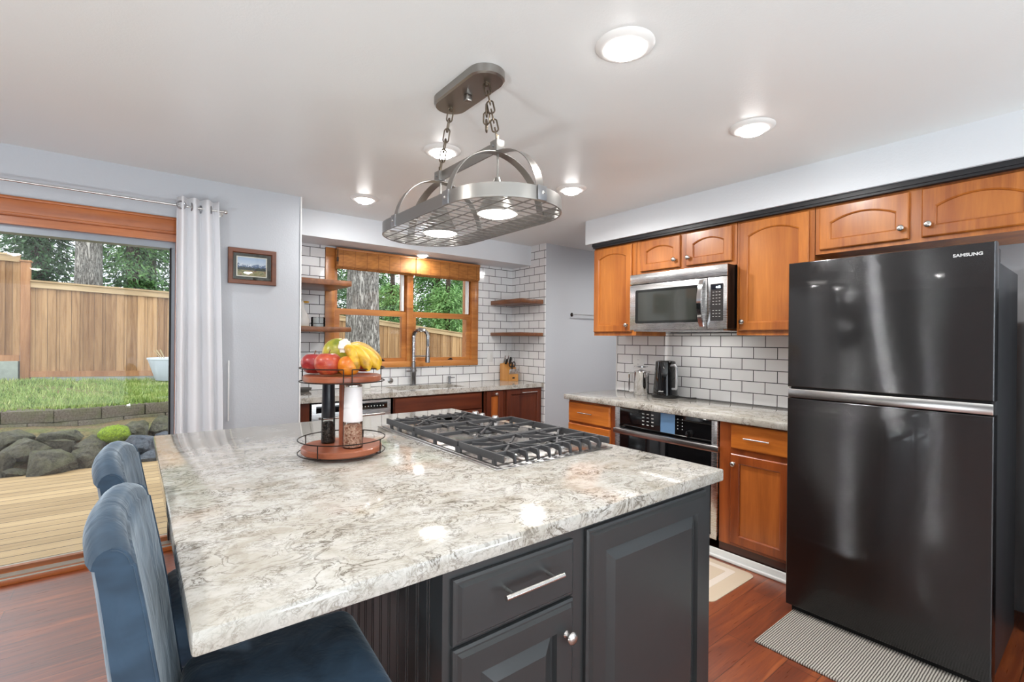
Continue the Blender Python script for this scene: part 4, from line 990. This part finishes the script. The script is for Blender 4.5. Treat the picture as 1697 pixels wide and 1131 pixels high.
# ------------------------------------------------------------------ curtain and rod
rd = thing('curtain_rod', (-.8, 3.70, 2.205), 'thin steel curtain rod above the sliding glass door', 'curtain rod')
MB().cyl((-2.2, 3.70, 2.205), (.46, 3.70, 2.205), .0062, seg=12).build('rod', M_NICK, rd)
for x in (-2.1, .445):
    MB().cyl((x, 3.70, 2.205), (x, LY-.001, 2.205), .006).lathe([(.022, 0), (.022, .006), (0, .007)], (x, LY-.0005, 2.205), 18, M=lambda a, b, h: (a, -h, b)).build('bracket', M_NICK, rd)
MB().sphere((.472, 3.70, 2.205), .014).build('finial', M_NICK, rd)
M_CUR = NT('white_curtain'); M_CUR.set(Base_Color=rgb(248, 248, 250), Roughness=.8, Transmission_Weight=0., Subsurface_Weight=.0, Sheen_Weight=.2)
M_CUR.bump(M_CUR.noise(M_CUR.obj((1, 1, .1)), 30, 3), .12, .01); M_CUR = M_CUR.m
_t = M_CUR.node_tree; _o = _t.nodes['Material Output']; _mx = _t.nodes.new('ShaderNodeMixShader'); _tl = _t.nodes.new('ShaderNodeBsdfTranslucent'); _tl.inputs[0].default_value = (.9, .91, .95, 1); _mx.inputs[0].default_value = .2
_t.links.new(_t.nodes['Principled BSDF'].outputs[0], _mx.inputs[1]); _t.links.new(_tl.outputs[0], _mx.inputs[2]); _t.links.new(_mx.outputs[0], _o.inputs[0])
cu = thing('curtain', (.34, 3.70, 0), 'white grommet curtain gathered at the right of the sliding door', 'curtain')
NP = 3.5
def cfn(u, v):
    z = .012+v*(2.262-.012); tt = 1-v
    xl, xr = .205-.012*tt, .432+.055*tt
    ph = u**.82*NP*2*PI+.6
    amp = .030+.012*tt+.004*math.sin(7*u+3*v)
    return (xl+(xr-xl)*u+.012*math.sin(ph*.5+2.2*v)*tt, 3.70+amp*math.sin(ph), z)
cm = MB().sheet(cfn, 140, 36).build('cloth', M_CUR, cu, smooth=180)
sm = cm.modifiers.new('thickness', 'SOLIDIFY'); sm.thickness = .003
for u in (.10, .34, .57, .80):
    gm = MB()
    x, y, z = cfn(u, .975)
    gm.tube([(x+.010*0, y+.0225*math.cos(t), 2.205+.0225*math.sin(t)) if abs(u-.1) > .01 else (x+.0225*math.cos(t), y-.004+.004*math.cos(t), 2.205+.0225*math.sin(t)) for t in np.linspace(0, 2*PI, 20, endpoint=False)], .0055, 8, closed=True)
    gm.build('grommet', M_GUN, cu)

# ------------------------------------------------------------------ framed landscape
pf = thing('framed_picture', (.646, LY, 1.744), 'small wood framed mountain landscape picture on the grey wall', 'picture')
M_ = FF(LY-.001); M_FRM = wood('frame_wood', rgb(82, 40, 18), rgb(122, 66, 34), 0, 9)
fm = MB(); u0, u1, v0, v1 = .496, .797, 1.744, 1.989
def rc(e): return [(u0+e, v0+e), (u1-e, v0+e), (u1-e, v1-e), (u0+e, v1-e)]
fm.loft([[M_(a, b, w) for a, b in rc(e)] for e, w in ((0, 0), (0, .020), (.003, .024), (.027, .020), (.032, .010), (.032, .002))], cap=False).build('frame', M_FRM, pf, smooth=25)
MB().box(.527, .766, 1.775, 1.958, .002, .005, M=M_).build('mat_board', plain('mat_grey', rgb(64, 64, 56), .7), pf)
def landscape():
    t = NT('landscape_print'); tc = t.n('ShaderNodeTexCoord'); sp = t.n('ShaderNodeSeparateXYZ'); t.l(tc.outputs['Object'], sp.inputs[0])
    x, z = sp.outputs['X'], sp.outputs['Z']                         # local to the picture: centre x, bottom z
    n1 = t.noise(t.obj((1, 1, .2)), 26, 5, .6); n2 = t.noise(t.obj(), 60, 4, .6); n3 = t.noise(t.obj((1, 1, .3)), 90, 3)
    ridge = t.math('ADD', .140, t.math('MULTIPLY', t.math('SUBTRACT', n1, .5), .075)); trees = t.math('ADD', .116, t.math('MULTIPLY', t.math('SUBTRACT', n3, .5), .03))
    sky = t.ramp(t.math('MULTIPLY', z, 5), [(.6, rgb(214, 220, 226)), (1, rgb(150, 176, 206))])
    snow = t.mix(t.ramp(n2, [(.45, (0, 0, 0)), (.55, (1, 1, 1))]), rgb(96, 116, 146), rgb(224, 228, 234))
    c = t.mix(t.math('LESS_THAN', z, ridge), sky, snow)
    c = t.mix(t.math('LESS_THAN', z, t.math('SUBTRACT', ridge, .014)), c, rgb(70, 92, 124))
    c = t.mix(t.math('LESS_THAN', z, trees), c, rgb(34, 46, 42))
    c = t.mix(t.math('LESS_THAN', z, .098), c, t.ramp(n2, [(.35, rgb(94, 96, 50)), (.5, rgb(152, 142, 92)), (.65, rgb(120, 84, 60))]))
    t.set(Base_Color=c, Roughness=.5); return t.m
MB().box(.548, .738, 1.797, 1.936, .005, .0065, M=M_).build('inner_mat', plain('cream_mat', rgb(228, 222, 204), .6), pf)
MB().box(.554, .732, 1.803, 1.930, .0065, .0072, M=M_).build('landscape_print', landscape(), pf)
MB().box(.526, .767, 1.774, 1.959, .0095, .0105, M=M_).build('glass', M_GLASS, pf)
tag(MB().box(.502, .512, LY-.006, LY-.0003, .80, 1.215, .002).build('cord_cover', M_WHITE, base=(.507, LY, .8)), 'slim white vertical strip on the wall right beside the curtain', 'strip')

# ------------------------------------------------------------------ mats on the floor
def woven():
    t = NT('woven_rug'); w1 = t.n('ShaderNodeTexWave'); w1.bands_direction = 'Y'; w2 = t.n('ShaderNodeTexWave'); w2.bands_direction = 'X'
    for w, s in ((w1, 34), (w2, 42)):
        t.l(t.obj(), w.inputs[0]); w.inputs['Scale'].default_value = s; w.inputs['Distortion'].default_value = 1.2; w.inputs['Detail'].default_value = 1
    f = t.math('MULTIPLY', w1.outputs['Fac'], t.math('ADD', .55, t.math('MULTIPLY', w2.outputs['Fac'], .45)))
    t.set(Base_Color=t.ramp(f, [(.08, rgb(72, 66, 60)), (.45, rgb(176, 170, 160)), (.8, rgb(206, 200, 190))]), Roughness=.95); t.bump(f, .8, .004); return t.m
rg = MB().box(2.238, 2.72, .02, 1.036, .0008, .010, .003)
tag(rg.build('woven_rug', woven(), base=(2.45, .53, 0)), 'grey beige woven rug on the wood floor before the fridge', 'rug')
am = thing('kitchen_mat', (2.63, 1.85, 0), 'beige cushioned kitchen mat on the floor before the oven', 'mat')
M_MAT = plain('beige_mat', rgb(206, 188, 164), .6); M_MAT2 = plain('pale_mat_band', rgb(222, 210, 196), .6)
def rr3(x0, x1, y0, y1, r): return rrect(x0, x1, y0, y1, r)
MB().loft([[(a, b, z) for a, b in rr3(2.385+e, 2.875-e, 1.325+e, 2.36-e, .045)] for e, z in ((0, .0006), (0, .004), (.075, .017))]).build('mat_body', M_MAT, am, smooth=10)
MB().prism(rr3(2.462, 2.798, 1.402, 2.283, .02), .0171, .0176).build('mat_border', M_MAT2, am)
MB().prism(rr3(2.505, 2.755, 1.445, 2.24, .01), .0177, .0182).build('mat_centre', M_MAT, am)

# ------------------------------------------------------------------ outdoors
M_DECK = boards_mat('deck_boards', 'Y', .140, rgb(158, 130, 88), rgb(200, 170, 124), rgb(58, 44, 28), gap=.010, grain=0, rough=.6, coat=.1)
struct('deck', MB().box(-4.5, 2.6, 3.946, 7.02, -.16, -.075), M_DECK)
def soil():
    t = NT('mulch'); n = t.noise(t.obj(), 30, 6, .7); n2 = t.noise(t.obj(), 3, 3)
    t.set(Base_Color=t.mix(t.ramp(n2, [(.4, (0, 0, 0)), (.65, (1, 1, 1))]), t.ramp(n, [(.3, rgb(70, 54, 36)), (.7, rgb(150, 126, 88))]), t.ramp(n, [(.3, rgb(64, 70, 34)), (.7, rgb(128, 130, 70))])), Roughness=.95)
    t.bump(n, .9, .03); return t.m
M_SOIL = soil()
def gz(x, y):                                                # ground height behind the block wall
    k = min(1, max(0, (y-8.9)/3.9)); zf = .52-.045*max(0, x+1.5) if x > -1.5 else .52
    return .385*(1-k)+zf*k
WALLC = [(-6, 9.9), (-2.4, 9.3), (-1.85, 9.05), (-1.34, 8.83), (-.83, 8.68), (-.35, 8.72), (.13, 8.86), (.62, 8.93), (1.12, 8.95), (20, 8.95)]
def wally(x): return np.interp(x, [p[0] for p in WALLC], [p[1] for p in WALLC])
def terr(u, v):
    x = -6+26*u; y = 6.6+(float(wally(x))+.2-6.6)*v; return (x, y, -.22+.40*min(1, max(0, (y-6.9)/1.3))+.02*math.sin(5*x+3*y))
struct('ground_bank', MB().sheet(terr, 120, 20), M_SOIL, 180)
def lawnf(u, v):
    x = -6+26*u; y = float(wally(x))+.03+11*v; return (x, y, gz(x, y)+.012*math.sin(3*x)*math.sin(4*y))
def lawnmat():
    t = NT('lawn_soil'); n = t.noise(t.obj(), 8, 5, .65); n2 = t.noise(t.obj(), 60, 3)
    t.set(Base_Color=t.ramp(t.math('ADD', t.math('MULTIPLY', n, .7), t.math('MULTIPLY', n2, .3)), [(.34, rgb(122, 98, 62)), (.5, rgb(112, 116, 60)), (.66, rgb(128, 146, 76))]), Roughness=.95); t.bump(n2, .8, .03); return t.m
struct('ground_lawn', MB().sheet(lawnf, 120, 24), lawnmat(), 180)
rng = np.random.default_rng(3)
def quads(name, P, m, parent=None, base=(0, 0, 0)):
    """P: (n,4,3) array of quads -> one mesh"""
    n = len(P); me = bpy.data.meshes.new(name); me.vertices.add(n*4); me.loops.add(n*4); me.polygons.add(n)
    me.vertices.foreach_set('co', (P.reshape(-1, 3)-np.array(base)).astype(np.float32).ravel())
    me.loops.foreach_set('vertex_index', np.arange(n*4, dtype=np.int32)); me.polygons.foreach_set('loop_start', np.arange(0, n*4, 4, dtype=np.int32))
    me.update(calc_edges=True); me.validate(); me.materials.append(m)
    o = bpy.data.objects.new(name, me); COL.objects.link(o); o.location = (0, 0, 0) if parent else base
    if parent: o.parent = parent
    return o
def leafmat(name, a, b, c, sc=1.2):
    t = NT(name); n = t.noise(t.obj(), sc, 3, .6); n2 = t.noise(t.obj(), 23, 2)
    t.set(Base_Color=t.ramp(t.math('ADD', t.math('MULTIPLY', n, .5), t.math('MULTIPLY', n2, .5)), [(.34, a), (.5, b), (.68, c)]), Roughness=.6)
    return t.m
# grass blades
N = 26000
x = rng.uniform(-2.4, 1.4, N); y = wally(x)+.04+(12.66-wally(x))*rng.uniform(0, 1, N)**1.15
pt = np.sin(x*3.1+1)+np.sin(y*2.3+x*1.7)+np.sin(x*7.1+y*5); keep = rng.uniform(0, 1, N) < .50+.42*np.tanh(pt); x, y = x[keep], y[keep]; N = len(x)
z = np.array([gz(a, b) for a, b in zip(x, y)]); h = rng.uniform(.03, .10, N); a = rng.uniform(0, PI, N); w = rng.uniform(.005, .011, N)
dx, dy = np.cos(a)*w, np.sin(a)*w; lx, ly = rng.normal(0, .025, N), rng.normal(0, .025, N)
Q = np.stack([np.stack([x-dx, y-dy, z-.005], -1), np.stack([x+dx, y+dy, z-.005], -1), np.stack([x+lx+dx*.3, y+ly+dy*.3, z+h], -1), np.stack([x+lx-dx*.3, y+ly-dy*.3, z+h], -1)], 1)
g = quads('lawn_grass', Q, leafmat('grass_blades', rgb(92, 118, 48), rgb(136, 160, 76), rgb(188, 190, 124), 2.5)); tag(g, 'short green lawn grass between the fence and the block wall', 'grass', kind='stuff')

# retaining wall blocks
M_BLKS = NT('wall_block'); _n = M_BLKS.noise(M_BLKS.obj(), 45, 5, .7); _n2 = M_BLKS.noise(M_BLKS.obj(), 4, 3)
M_BLKS.set(Base_Color=M_BLKS.mix(M_BLKS.ramp(_n2, [(.4, (0, 0, 0)), (.7, (.8, .8, .8))]), M_BLKS.ramp(_n, [(.3, rgb(78, 70, 60)), (.7, rgb(136, 126, 112))]), rgb(98, 104, 62)), Roughness=.95); M_BLKS.bump(_n, .9, .02); M_BLKS = M_BLKS.m
curve = [(-2.4, 9.3), (-1.85, 9.05), (-1.34, 8.83), (-.83, 8.68), (-.35, 8.72), (.13, 8.86), (.62, 8.93), (1.12, 8.95)]
POS = ['at the far left', 'left of the mossy stone', 'above the mossy stone', 'near the white planter', 'at the right end']
for row, (zb, off) in enumerate(((.235, 0), (.075, .5))):
    for i in range(len(curve)-1):
        (xa, ya), (xb, yb) = curve[i], curve[i+1]
        if off:
            if i == len(curve)-2: continue
            xc, yc = curve[i+2]; xa, ya, xb, yb = (xa+xb)/2, (ya+yb)/2-.02, (xb+xc)/2, (yb+yc)/2-.02
        L = math.hypot(xb-xa, yb-ya); a = math.atan2(yb-ya, xb-xa)
        if xb < -1.35 or xa > .45: continue
        mb = MB().box(-L/2+.004, L/2-.004, 0, .26, 0, .158, .012)
        o = mb.build('retaining_block', M_BLKS); o.location = ((xa+xb)/2, (ya+yb)/2, zb); o.rotation_euler = (0, 0, a)
        xm = (xa+xb)/2
        n_ = sum(1 for c in COL.objects if c.name.startswith('retaining_block') and c.get('row') == row)
        tag(o, None, 'block', 'retaining wall blocks along the lawn'); o['label'] = ('%s row concrete block of the garden wall, %s from the left' % (('top', 'bottom')[row], ('first', 'second', 'third', 'fourth', 'fifth', 'sixth', 'seventh')[sum(1 for c in COL.objects if c.name.startswith('retaining_block') and c is not o and c.location.z == o.location.z)]))

# rocks
def rockmat(name, a, b, moss):
    t = NT(name); n = t.noise(t.obj(), 9, 8, .72, .8); n2 = t.noise(t.obj(), 4, 5, .65); n3 = t.noise(t.obj(), 40, 5, .7)
    geo = t.n('ShaderNodeNewGeometry'); sp = t.n('ShaderNodeSeparateXYZ'); t.l(geo.outputs['Normal'], sp.inputs[0])
    f = t.math('MULTIPLY', t.math('MULTIPLY', sp.outputs[2], moss), t.ramp(n2, [(.42, (0, 0, 0)), (.62, (1, 1, 1))]), clamp=True)
    k = t.math('ADD', t.math('MULTIPLY', n, .65), t.math('MULTIPLY', n3, .35))
    t.set(Base_Color=t.mix(f, t.ramp(k, [(.34, a), (.66, b)]), rgb(98, 100, 42)), Roughness=.85); t.bump(k, 1., .09); return t.m
M_RK = rockmat('bank_rock', rgb(30, 30, 25), rgb(128, 124, 104), .6); M_RKB = rockmat('bank_rock_slate', rgb(34, 40, 48), rgb(124, 132, 142), .1)
def moss_m():
    t = NT('bright_moss'); n = t.noise(t.obj(), 60, 4, .7); t.set(Base_Color=t.ramp(n, [(.35, rgb(84, 104, 20)), (.65, rgb(156, 184, 44))]), Roughness=1.); t.bump(n, 1., .02); return t.m
def rock(x, y, z, w, h, m, lab, seed, grp='stones of the rock bank'):
    r = random.Random(seed); mb = MB(); bm = mb.b
    for k in range(17):
        d = Vector((r.gauss(0, 1), r.gauss(0, 1), r.gauss(0, 1))).normalized()*r.uniform(.86, 1.1); bm.verts.new((d.x, d.y, d.z))
    bmesh.ops.convex_hull(bm, input=bm.verts[:])
    bmesh.ops.delete(bm, geom=[v for v in bm.verts if not v.link_faces], context='VERTS')
    bmesh.ops.bevel(bm, geom=bm.edges[:], offset=.07, segments=2, profile=.6, affect='EDGES', clamp_overlap=True)
    bmesh.ops.triangulate(bm, faces=bm.faces[:]); bmesh.ops.subdivide_edges(bm, edges=[e for e in bm.edges if e.calc_length() > .22], cuts=2, use_grid_fill=True)
    ph = [r.uniform(0, 6) for _ in range(3)]
    for v in bm.verts:
        p = v.co.copy(); p *= 1+.022*math.sin(9*p.x+ph[0])*math.sin(8*p.y+ph[1])+.016*math.sin(19*p.z+ph[2]+13*p.x)
        v.co = Vector((x+p.x*w*.66, y+p.y*w*.60, z+p.z*h*.72))
    o = mb.build('bank_stone', m, base=(x, y, z-h*.5), smooth=14); o.rotation_euler = (0, 0, 0)
    return tag(o, lab, 'stone', grp)
RK = [(-1.08,7.75,.16,.28,.21,'grey stone at the far left of the upper row, touching the soil'),(-.71,7.80,.17,.32,.16,'flat dark stone in the upper row, second from the left'),(-.18,7.55,.15,.24,.19,'stone capped with bright green moss'),
(.04,7.60,.17,.23,.23,'rounded grey stone just right of the bright green mossy one'),(.28,7.70,.20,.23,.22,'grey stone of the upper row next to the curtain edge'),(-.94,7.45,.08,.39,.20,'broad grey stone in the middle row at the far left'),
(-.67,7.42,.08,.24,.18,'small dark stone in the middle row, left of centre'),(-.40,7.50,.07,.30,.20,'grey stone in the middle row, left below the mossy one'),(.08,7.35,.04,.29,.21,'bluish stone in the middle row behind the rear stool back'),
(.30,7.50,.06,.19,.15,'small bluish stone in the middle row at the countertop edge'),(-1.05,7.15,.01,.15,.20,'stone in the bottom row cut by the left edge of the photo'),(-.75,7.10,0,.39,.21,'large long stone in the bottom row along the deck'),
(-.41,7.15,-.01,.25,.23,'angular grey stone in the bottom row left of the rear stool back'),(-.12,7.12,-.08,.32,.18,'bottom row stone half hidden by the rear stool back'),(.23,7.10,-.05,.29,.13,'low bluish stone in the bottom row at the countertop edge'),
(-.62,7.09,-.10,.21,.10,'low flat stone at the deck edge, right of the large long one'),(-.96,7.09,-.06,.16,.09,'small low stone at the deck edge on the far left')]
M_MOSS = moss_m()
for i, (x, y, z, w, h, lab) in enumerate(RK):
    o = rock(x, y, z, w*1.12, h*1.12, M_RKB if x > -.05 and y < 7.55 else M_RK, lab, 11+i)
    if i == 2:
        mb = MB().sphere((x, y-.02, z+.035), (w*.66, w*.60, h*.60), 26, 16, lambda d: d*(1+.07*math.sin(11*d.x)*math.sin(9*d.y+2)+.05*math.sin(17*d.x+21*d.z)*math.sin(19*d.y)))
        mb.build('moss_cap', M_MOSS, o, smooth=80)['label'] = 'bright green moss cap'

# fence
M_FB = boards_mat('fence_boards', 'X', .17, rgb(132, 94, 56), rgb(192, 152, 106), rgb(84, 58, 34), gap=.006)
M_FP = wood('fence_post_wood', rgb(138, 92, 58), rgb(182, 134, 92), 2, 6, rough=.8, coat=0)
M_FC = wood('fence_cap_wood', rgb(158, 128, 92), rgb(206, 180, 140), 0, 6, rough=.8, coat=0)
M_CONC = plain('concrete', rgb(150, 156, 146), .9, var=.12)
FYd = 12.8
def fence(x0, x1, t0, t1, b0, b1, lab, post=True):
    f = thing('fence_panel', ((x0+x1)/2, FYd, min(b0, b1)), lab, 'fence', 'cedar fence panels around the yard')
    mb = MB(); x = x0; k = 0
    while x < x1-.02:                                          # board on board
        w = .17; xe = min(x1, x+w); yy = FYd-(.022 if k % 2 else 0); e = .012 if k % 2 else -.012
        za = lambda q: t0+(t1-t0)*(q-x0)/(x1-x0); zb = lambda q: b0+(b1-b0)*(q-x0)/(x1-x0)
        xa, xb = x-(.012 if k % 2 else 0), min(x1, xe+(.012 if k % 2 else 0))
        mb.prism([(xa, zb(xa)), (xb, zb(xb)), (xb, za(xb)), (xa, za(xa))], yy, yy+.018, M=lambda u, v, w_: (u, w_, v)); x += w; k += 1
    mb.build('boards', M_FB, f)
    def rail(o0, o1, ya, yb, nm, m): MB().prism([(x0, o0(0)), (x1, o0(1)), (x1, o1(1)), (x0, o1(0))], ya, yb, M=lambda u, v, w_: (u, w_, v)).build(nm, m, f)
    T = lambda q: t0+(t1-t0)*q; B = lambda q: b0+(b1-b0)*q
    rail(lambda q: T(q)-.11, lambda q: T(q), FYd-.062, FYd-.023, 'top_rail', M_FC); rail(lambda q: T(q), lambda q: T(q)+.03, FYd-.09, FYd+.05, 'cap_rail', M_FC)
    rail(lambda q: B(q)-.01, lambda q: B(q)+.10, FYd-.062, FYd-.023, 'bottom_rail', M_FP)
    if post:
        MB().box(x0-.13, x0, FYd-.08, FYd+.06, b0-.25, t0+.36 if post == 2 else t0+.10, .006).box(x0-.15, x0+.02, FYd-.10, FYd+.08, (t0+.36 if post == 2 else t0+.10), (t0+.39 if post == 2 else t0+.13), .006).build('post', M_FP, f)
    return f
fence(-3.6, -1.69, 2.92, 2.86, .93, .91, 'taller cedar fence panel at the left edge of the sliding door', False)
fence(-1.55, .95, 2.40, 2.31, .60, .54, 'cedar fence panel seen in full through the sliding door', 2)
fence(1.08, 3.55, 2.27, 2.02, .52, .40, 'cedar fence panel behind the house wall, left of the big tree')
fence(3.68, 4.97, 2.00, 1.90, .40, .30, 'cedar fence panel seen through the left half of the sink window')
fence(5.10, 9.6, 1.90, 1.38, .30, .0, 'sloping cedar fence panel seen through the right half of the sink window')
tag(MB().box(-3.6, -1.70, FYd-.12, FYd+.2, .30, .90, .01).build('concrete_footing', M_CONC, base=(-2.6, FYd, .3)), 'grey green concrete footing under the taller fence panel', 'footing')
tag(MB().prism([(-1.53, .48), (.95, .40), (.95, .522), (-1.53, .582)], FYd-.10, FYd+.1, M=lambda u, v, w: (u, w, v)).build('concrete_curb', M_CONC, base=(-.3, FYd, .45)), 'low concrete curb below the full cedar fence panel', 'curb')
pl = thing('planter', (.62, 12.0, .50), 'white tub planter with dry twigs standing at the fence', 'planter')
MB().lathe([(.28, 0), (.29, .01), (.415, .42), (.43, .425), (.43, .455), (.40, .455), (.39, .40), (0, .40)], (.62, 12.0, .50), 32).build('tub', plain('white_plastic', rgb(206, 214, 226), .5), pl)
tw = MB()
for k in range(9):
    a = rng.uniform(0, 6.28); tw.tube([(.62+.2*math.cos(a), 12+.2*math.sin(a), .89), (.62+.25*math.cos(a), 12+.25*math.sin(a), 1.0), (.62+.33*math.cos(a), 12+.3*math.sin(a), 1.06+.06*rng.uniform())], .005, 5)
tw.build('twigs', plain('dry_twig', rgb(176, 160, 120), .8), pl)

# trees
def bark(name, a, b):
    t = NT(name); n = t.noise(t.obj((1, 1, .16)), 17, 5, .65, 1.2); n2 = t.noise(t.obj((1, 1, .4)), 60, 3, .6)
    d = t.math('MULTIPLY', t.math('ABSOLUTE', t.math('SUBTRACT', n, .5)), 5.5, clamp=True)
    f = t.math('ADD', t.math('MULTIPLY', d, .62), t.math('MULTIPLY', n2, .45))
    t.set(Base_Color=t.ramp(f, [(.22, a), (.66, b)]), Roughness=.95); t.bump(f, 1., .05); return t.m
M_BARK = bark('fir_bark', rgb(84, 78, 70), rgb(212, 206, 196)); M_BARKD = bark('dark_bark', rgb(46, 36, 28), rgb(118, 98, 80))
def trunk(x, y, z0, z1, r0, r1, m, parent):
    n = 22; rings = []
    for k in range(n+1):
        q = k/n; z = z0+(z1-z0)*q; r = r0+(r1-r0)*q+r0*.35*math.exp(-q*14)
        rings.append([(x+(r*(1+.05*math.sin(5*t+q*3)+.035*math.sin(13*t+q*9)+.02*math.sin(29*t-q*20)))*math.cos(t), y+(r*(1+.05*math.sin(5*t+q*3)+.035*math.sin(13*t+q*9)))*math.sin(t), z) for t in np.linspace(0, 2*PI, 48, endpoint=False)])
    return MB().loft(rings).build('trunk', m, parent, smooth=70)
def crown(x, y, z0, z1, R, n, m, parent, seed, leaf=.17, droop=.5, top=.25):
    """drooping sprays of needles around the trunk axis"""
    r = np.random.default_rng(seed); nb = n//36; out = []
    for b in range(nb):
        q = r.uniform(0, 1); z = z0+(z1-z0)*q; L = R*(1-(1-top)*q)*r.uniform(.55, 1.05); a = r.uniform(0, 2*PI)
        t = r.uniform(.12, 1, 36); d = np.array([math.cos(a), math.sin(a)])
        px = x+d[0]*L*t+r.normal(0, .12*R*.4, 36); py = y+d[1]*L*t+r.normal(0, .12*R*.4, 36); pz = z-droop*L*t**1.6+r.normal(0, .09, 36)
        C_ = np.stack([px, py, pz], -1)
        dirv = np.stack([d[0]+r.normal(0, .6, 36), d[1]+r.normal(0, .6, 36), -.5+r.normal(0, .45, 36)], -1); dirv /= np.linalg.norm(dirv, axis=1)[:, None]
        sd = np.cross(dirv, r.normal(0, 1, (36, 3))); sd /= np.linalg.norm(sd, axis=1)[:, None]
        s = leaf*r.uniform(.6, 1.25, (36, 1)); w_ = s*.26
        out.append(np.stack([C_-dirv*s*.5, C_+sd*w_*.5, C_+dirv*s*.5, C_-sd*w_*.5], 1))
    P = np.concatenate(out)
    return quads('foliage', P-np.array(ROOT[parent.name]), m, parent)
M_L1 = leafmat('needles_dark', rgb(30, 54, 30), rgb(58, 92, 50), rgb(98, 136, 82)); M_L2 = leafmat('needles_green', rgb(46, 80, 40), rgb(86, 130, 66), rgb(138, 174, 104)); M_L3 = leafmat('leaves_light', rgb(66, 104, 54), rgb(112, 156, 84), rgb(160, 190, 124))
def tree(x, y, zg, r0, ztop, lab, fol=None, bark_m=None, nm='conifer_tree', group='trees beyond the fence'):
    t = thing(nm, (x, y, zg), lab, 'tree', group); trunk(x, y, zg, ztop, r0, r0*.6, bark_m or M_BARKD, t)
    for a in (fol or []): crown(x, y, *a[:2], a[2], a[3], a[4], t, a[5], **(a[6] if len(a) > 6 else {}))
    return t
bt = tree(3.42, 8.95, .2, .315, 8.0, 'big grey barked fir trunk in front of the fence in the sink window', [(3.6, 7.0, 2.2, 3000, M_L1, 5)], M_BARK)
del bt['group']
tree(-.82, 14.3, .3, .27, 8.0, 'pale thick fir trunk rising behind the fence in the sliding door', [(4.2, 8, 2.4, 3600, M_L1, 6)], M_BARK)
tree(.25, 16.5, .3, .24, 9.0, 'brown trunk with dark needles right of the pale trunk, beside the curtain', [(1.6, 8, 2.6, 15000, M_L1, 7)], M_BARKD)
tree(-.05, 15.6, .3, .16, 7.0, 'thin dark trunk with sparse needles close behind the pale trunk', [(2.2, 7, 1.5, 7000, M_L2, 17)], M_BARKD)
tree(-1.9, 17.0, .3, .20, 7.0, 'dark conifer left of the pale trunk in the sliding door', [(1.4, 5.6, 1.7, 13000, M_L1, 8)])
tree(-3.4, 19, .3, .2, 6.0, 'loose grey green bush tree at the left edge above the tall fence', [(1.0, 4.6, 1.5, 2600, M_L3, 9, dict(leaf=.14, droop=.1))], nm='bush_tree')
tree(1.9, 19.5, .3, .22, 9.0, 'dark conifer at the right side of the sliding door view', [(1.2, 8, 2.6, 13000, M_L1, 10)])
tree(4.6, 17.0, .2, .22, 9.0, 'dark conifer left of the big trunk in the sink window', [(1.0, 8, 2.4, 15000, M_L1, 11)])
tree(7.3, 18.5, .2, .22, 9.0, 'green conifer in the middle of the sink window', [(1.2, 8, 2.7, 17000, M_L2, 12, dict(leaf=.22))])
tree(10.6, 19.0, 0, .22, 9.0, 'green conifer in the right half of the sink window', [(.8, 8, 3.0, 19000, M_L2, 13, dict(leaf=.22))])
tree(9.2, 15.6, 0, .12, 4.2, 'light green leafy shrub behind the sloping fence in the right sash', [(.7, 3.4, 1.6, 9000, M_L3, 14, dict(leaf=.16, droop=.3, top=.5))], nm='bush_tree')
tree(6.9, 15.4, 0, .12, 3.8, 'light green leafy shrub over the fence right of the big trunk', [(.9, 3.2, 1.3, 7000, M_L3, 15, dict(leaf=.16, droop=.3, top=.5))], nm='bush_tree')
tree(13.8, 21.0, 0, .25, 9.0, 'pale green conifer at the far right of the sink window', [(.6, 8, 3.0, 16000, M_L2, 16, dict(leaf=.22))])
tree(5.8, 22.0, 0, .25, 9.0, 'dark conifer farthest back behind the sink window trees', [(.6, 8.4, 3.2, 17000, M_L1, 18, dict(leaf=.24))])
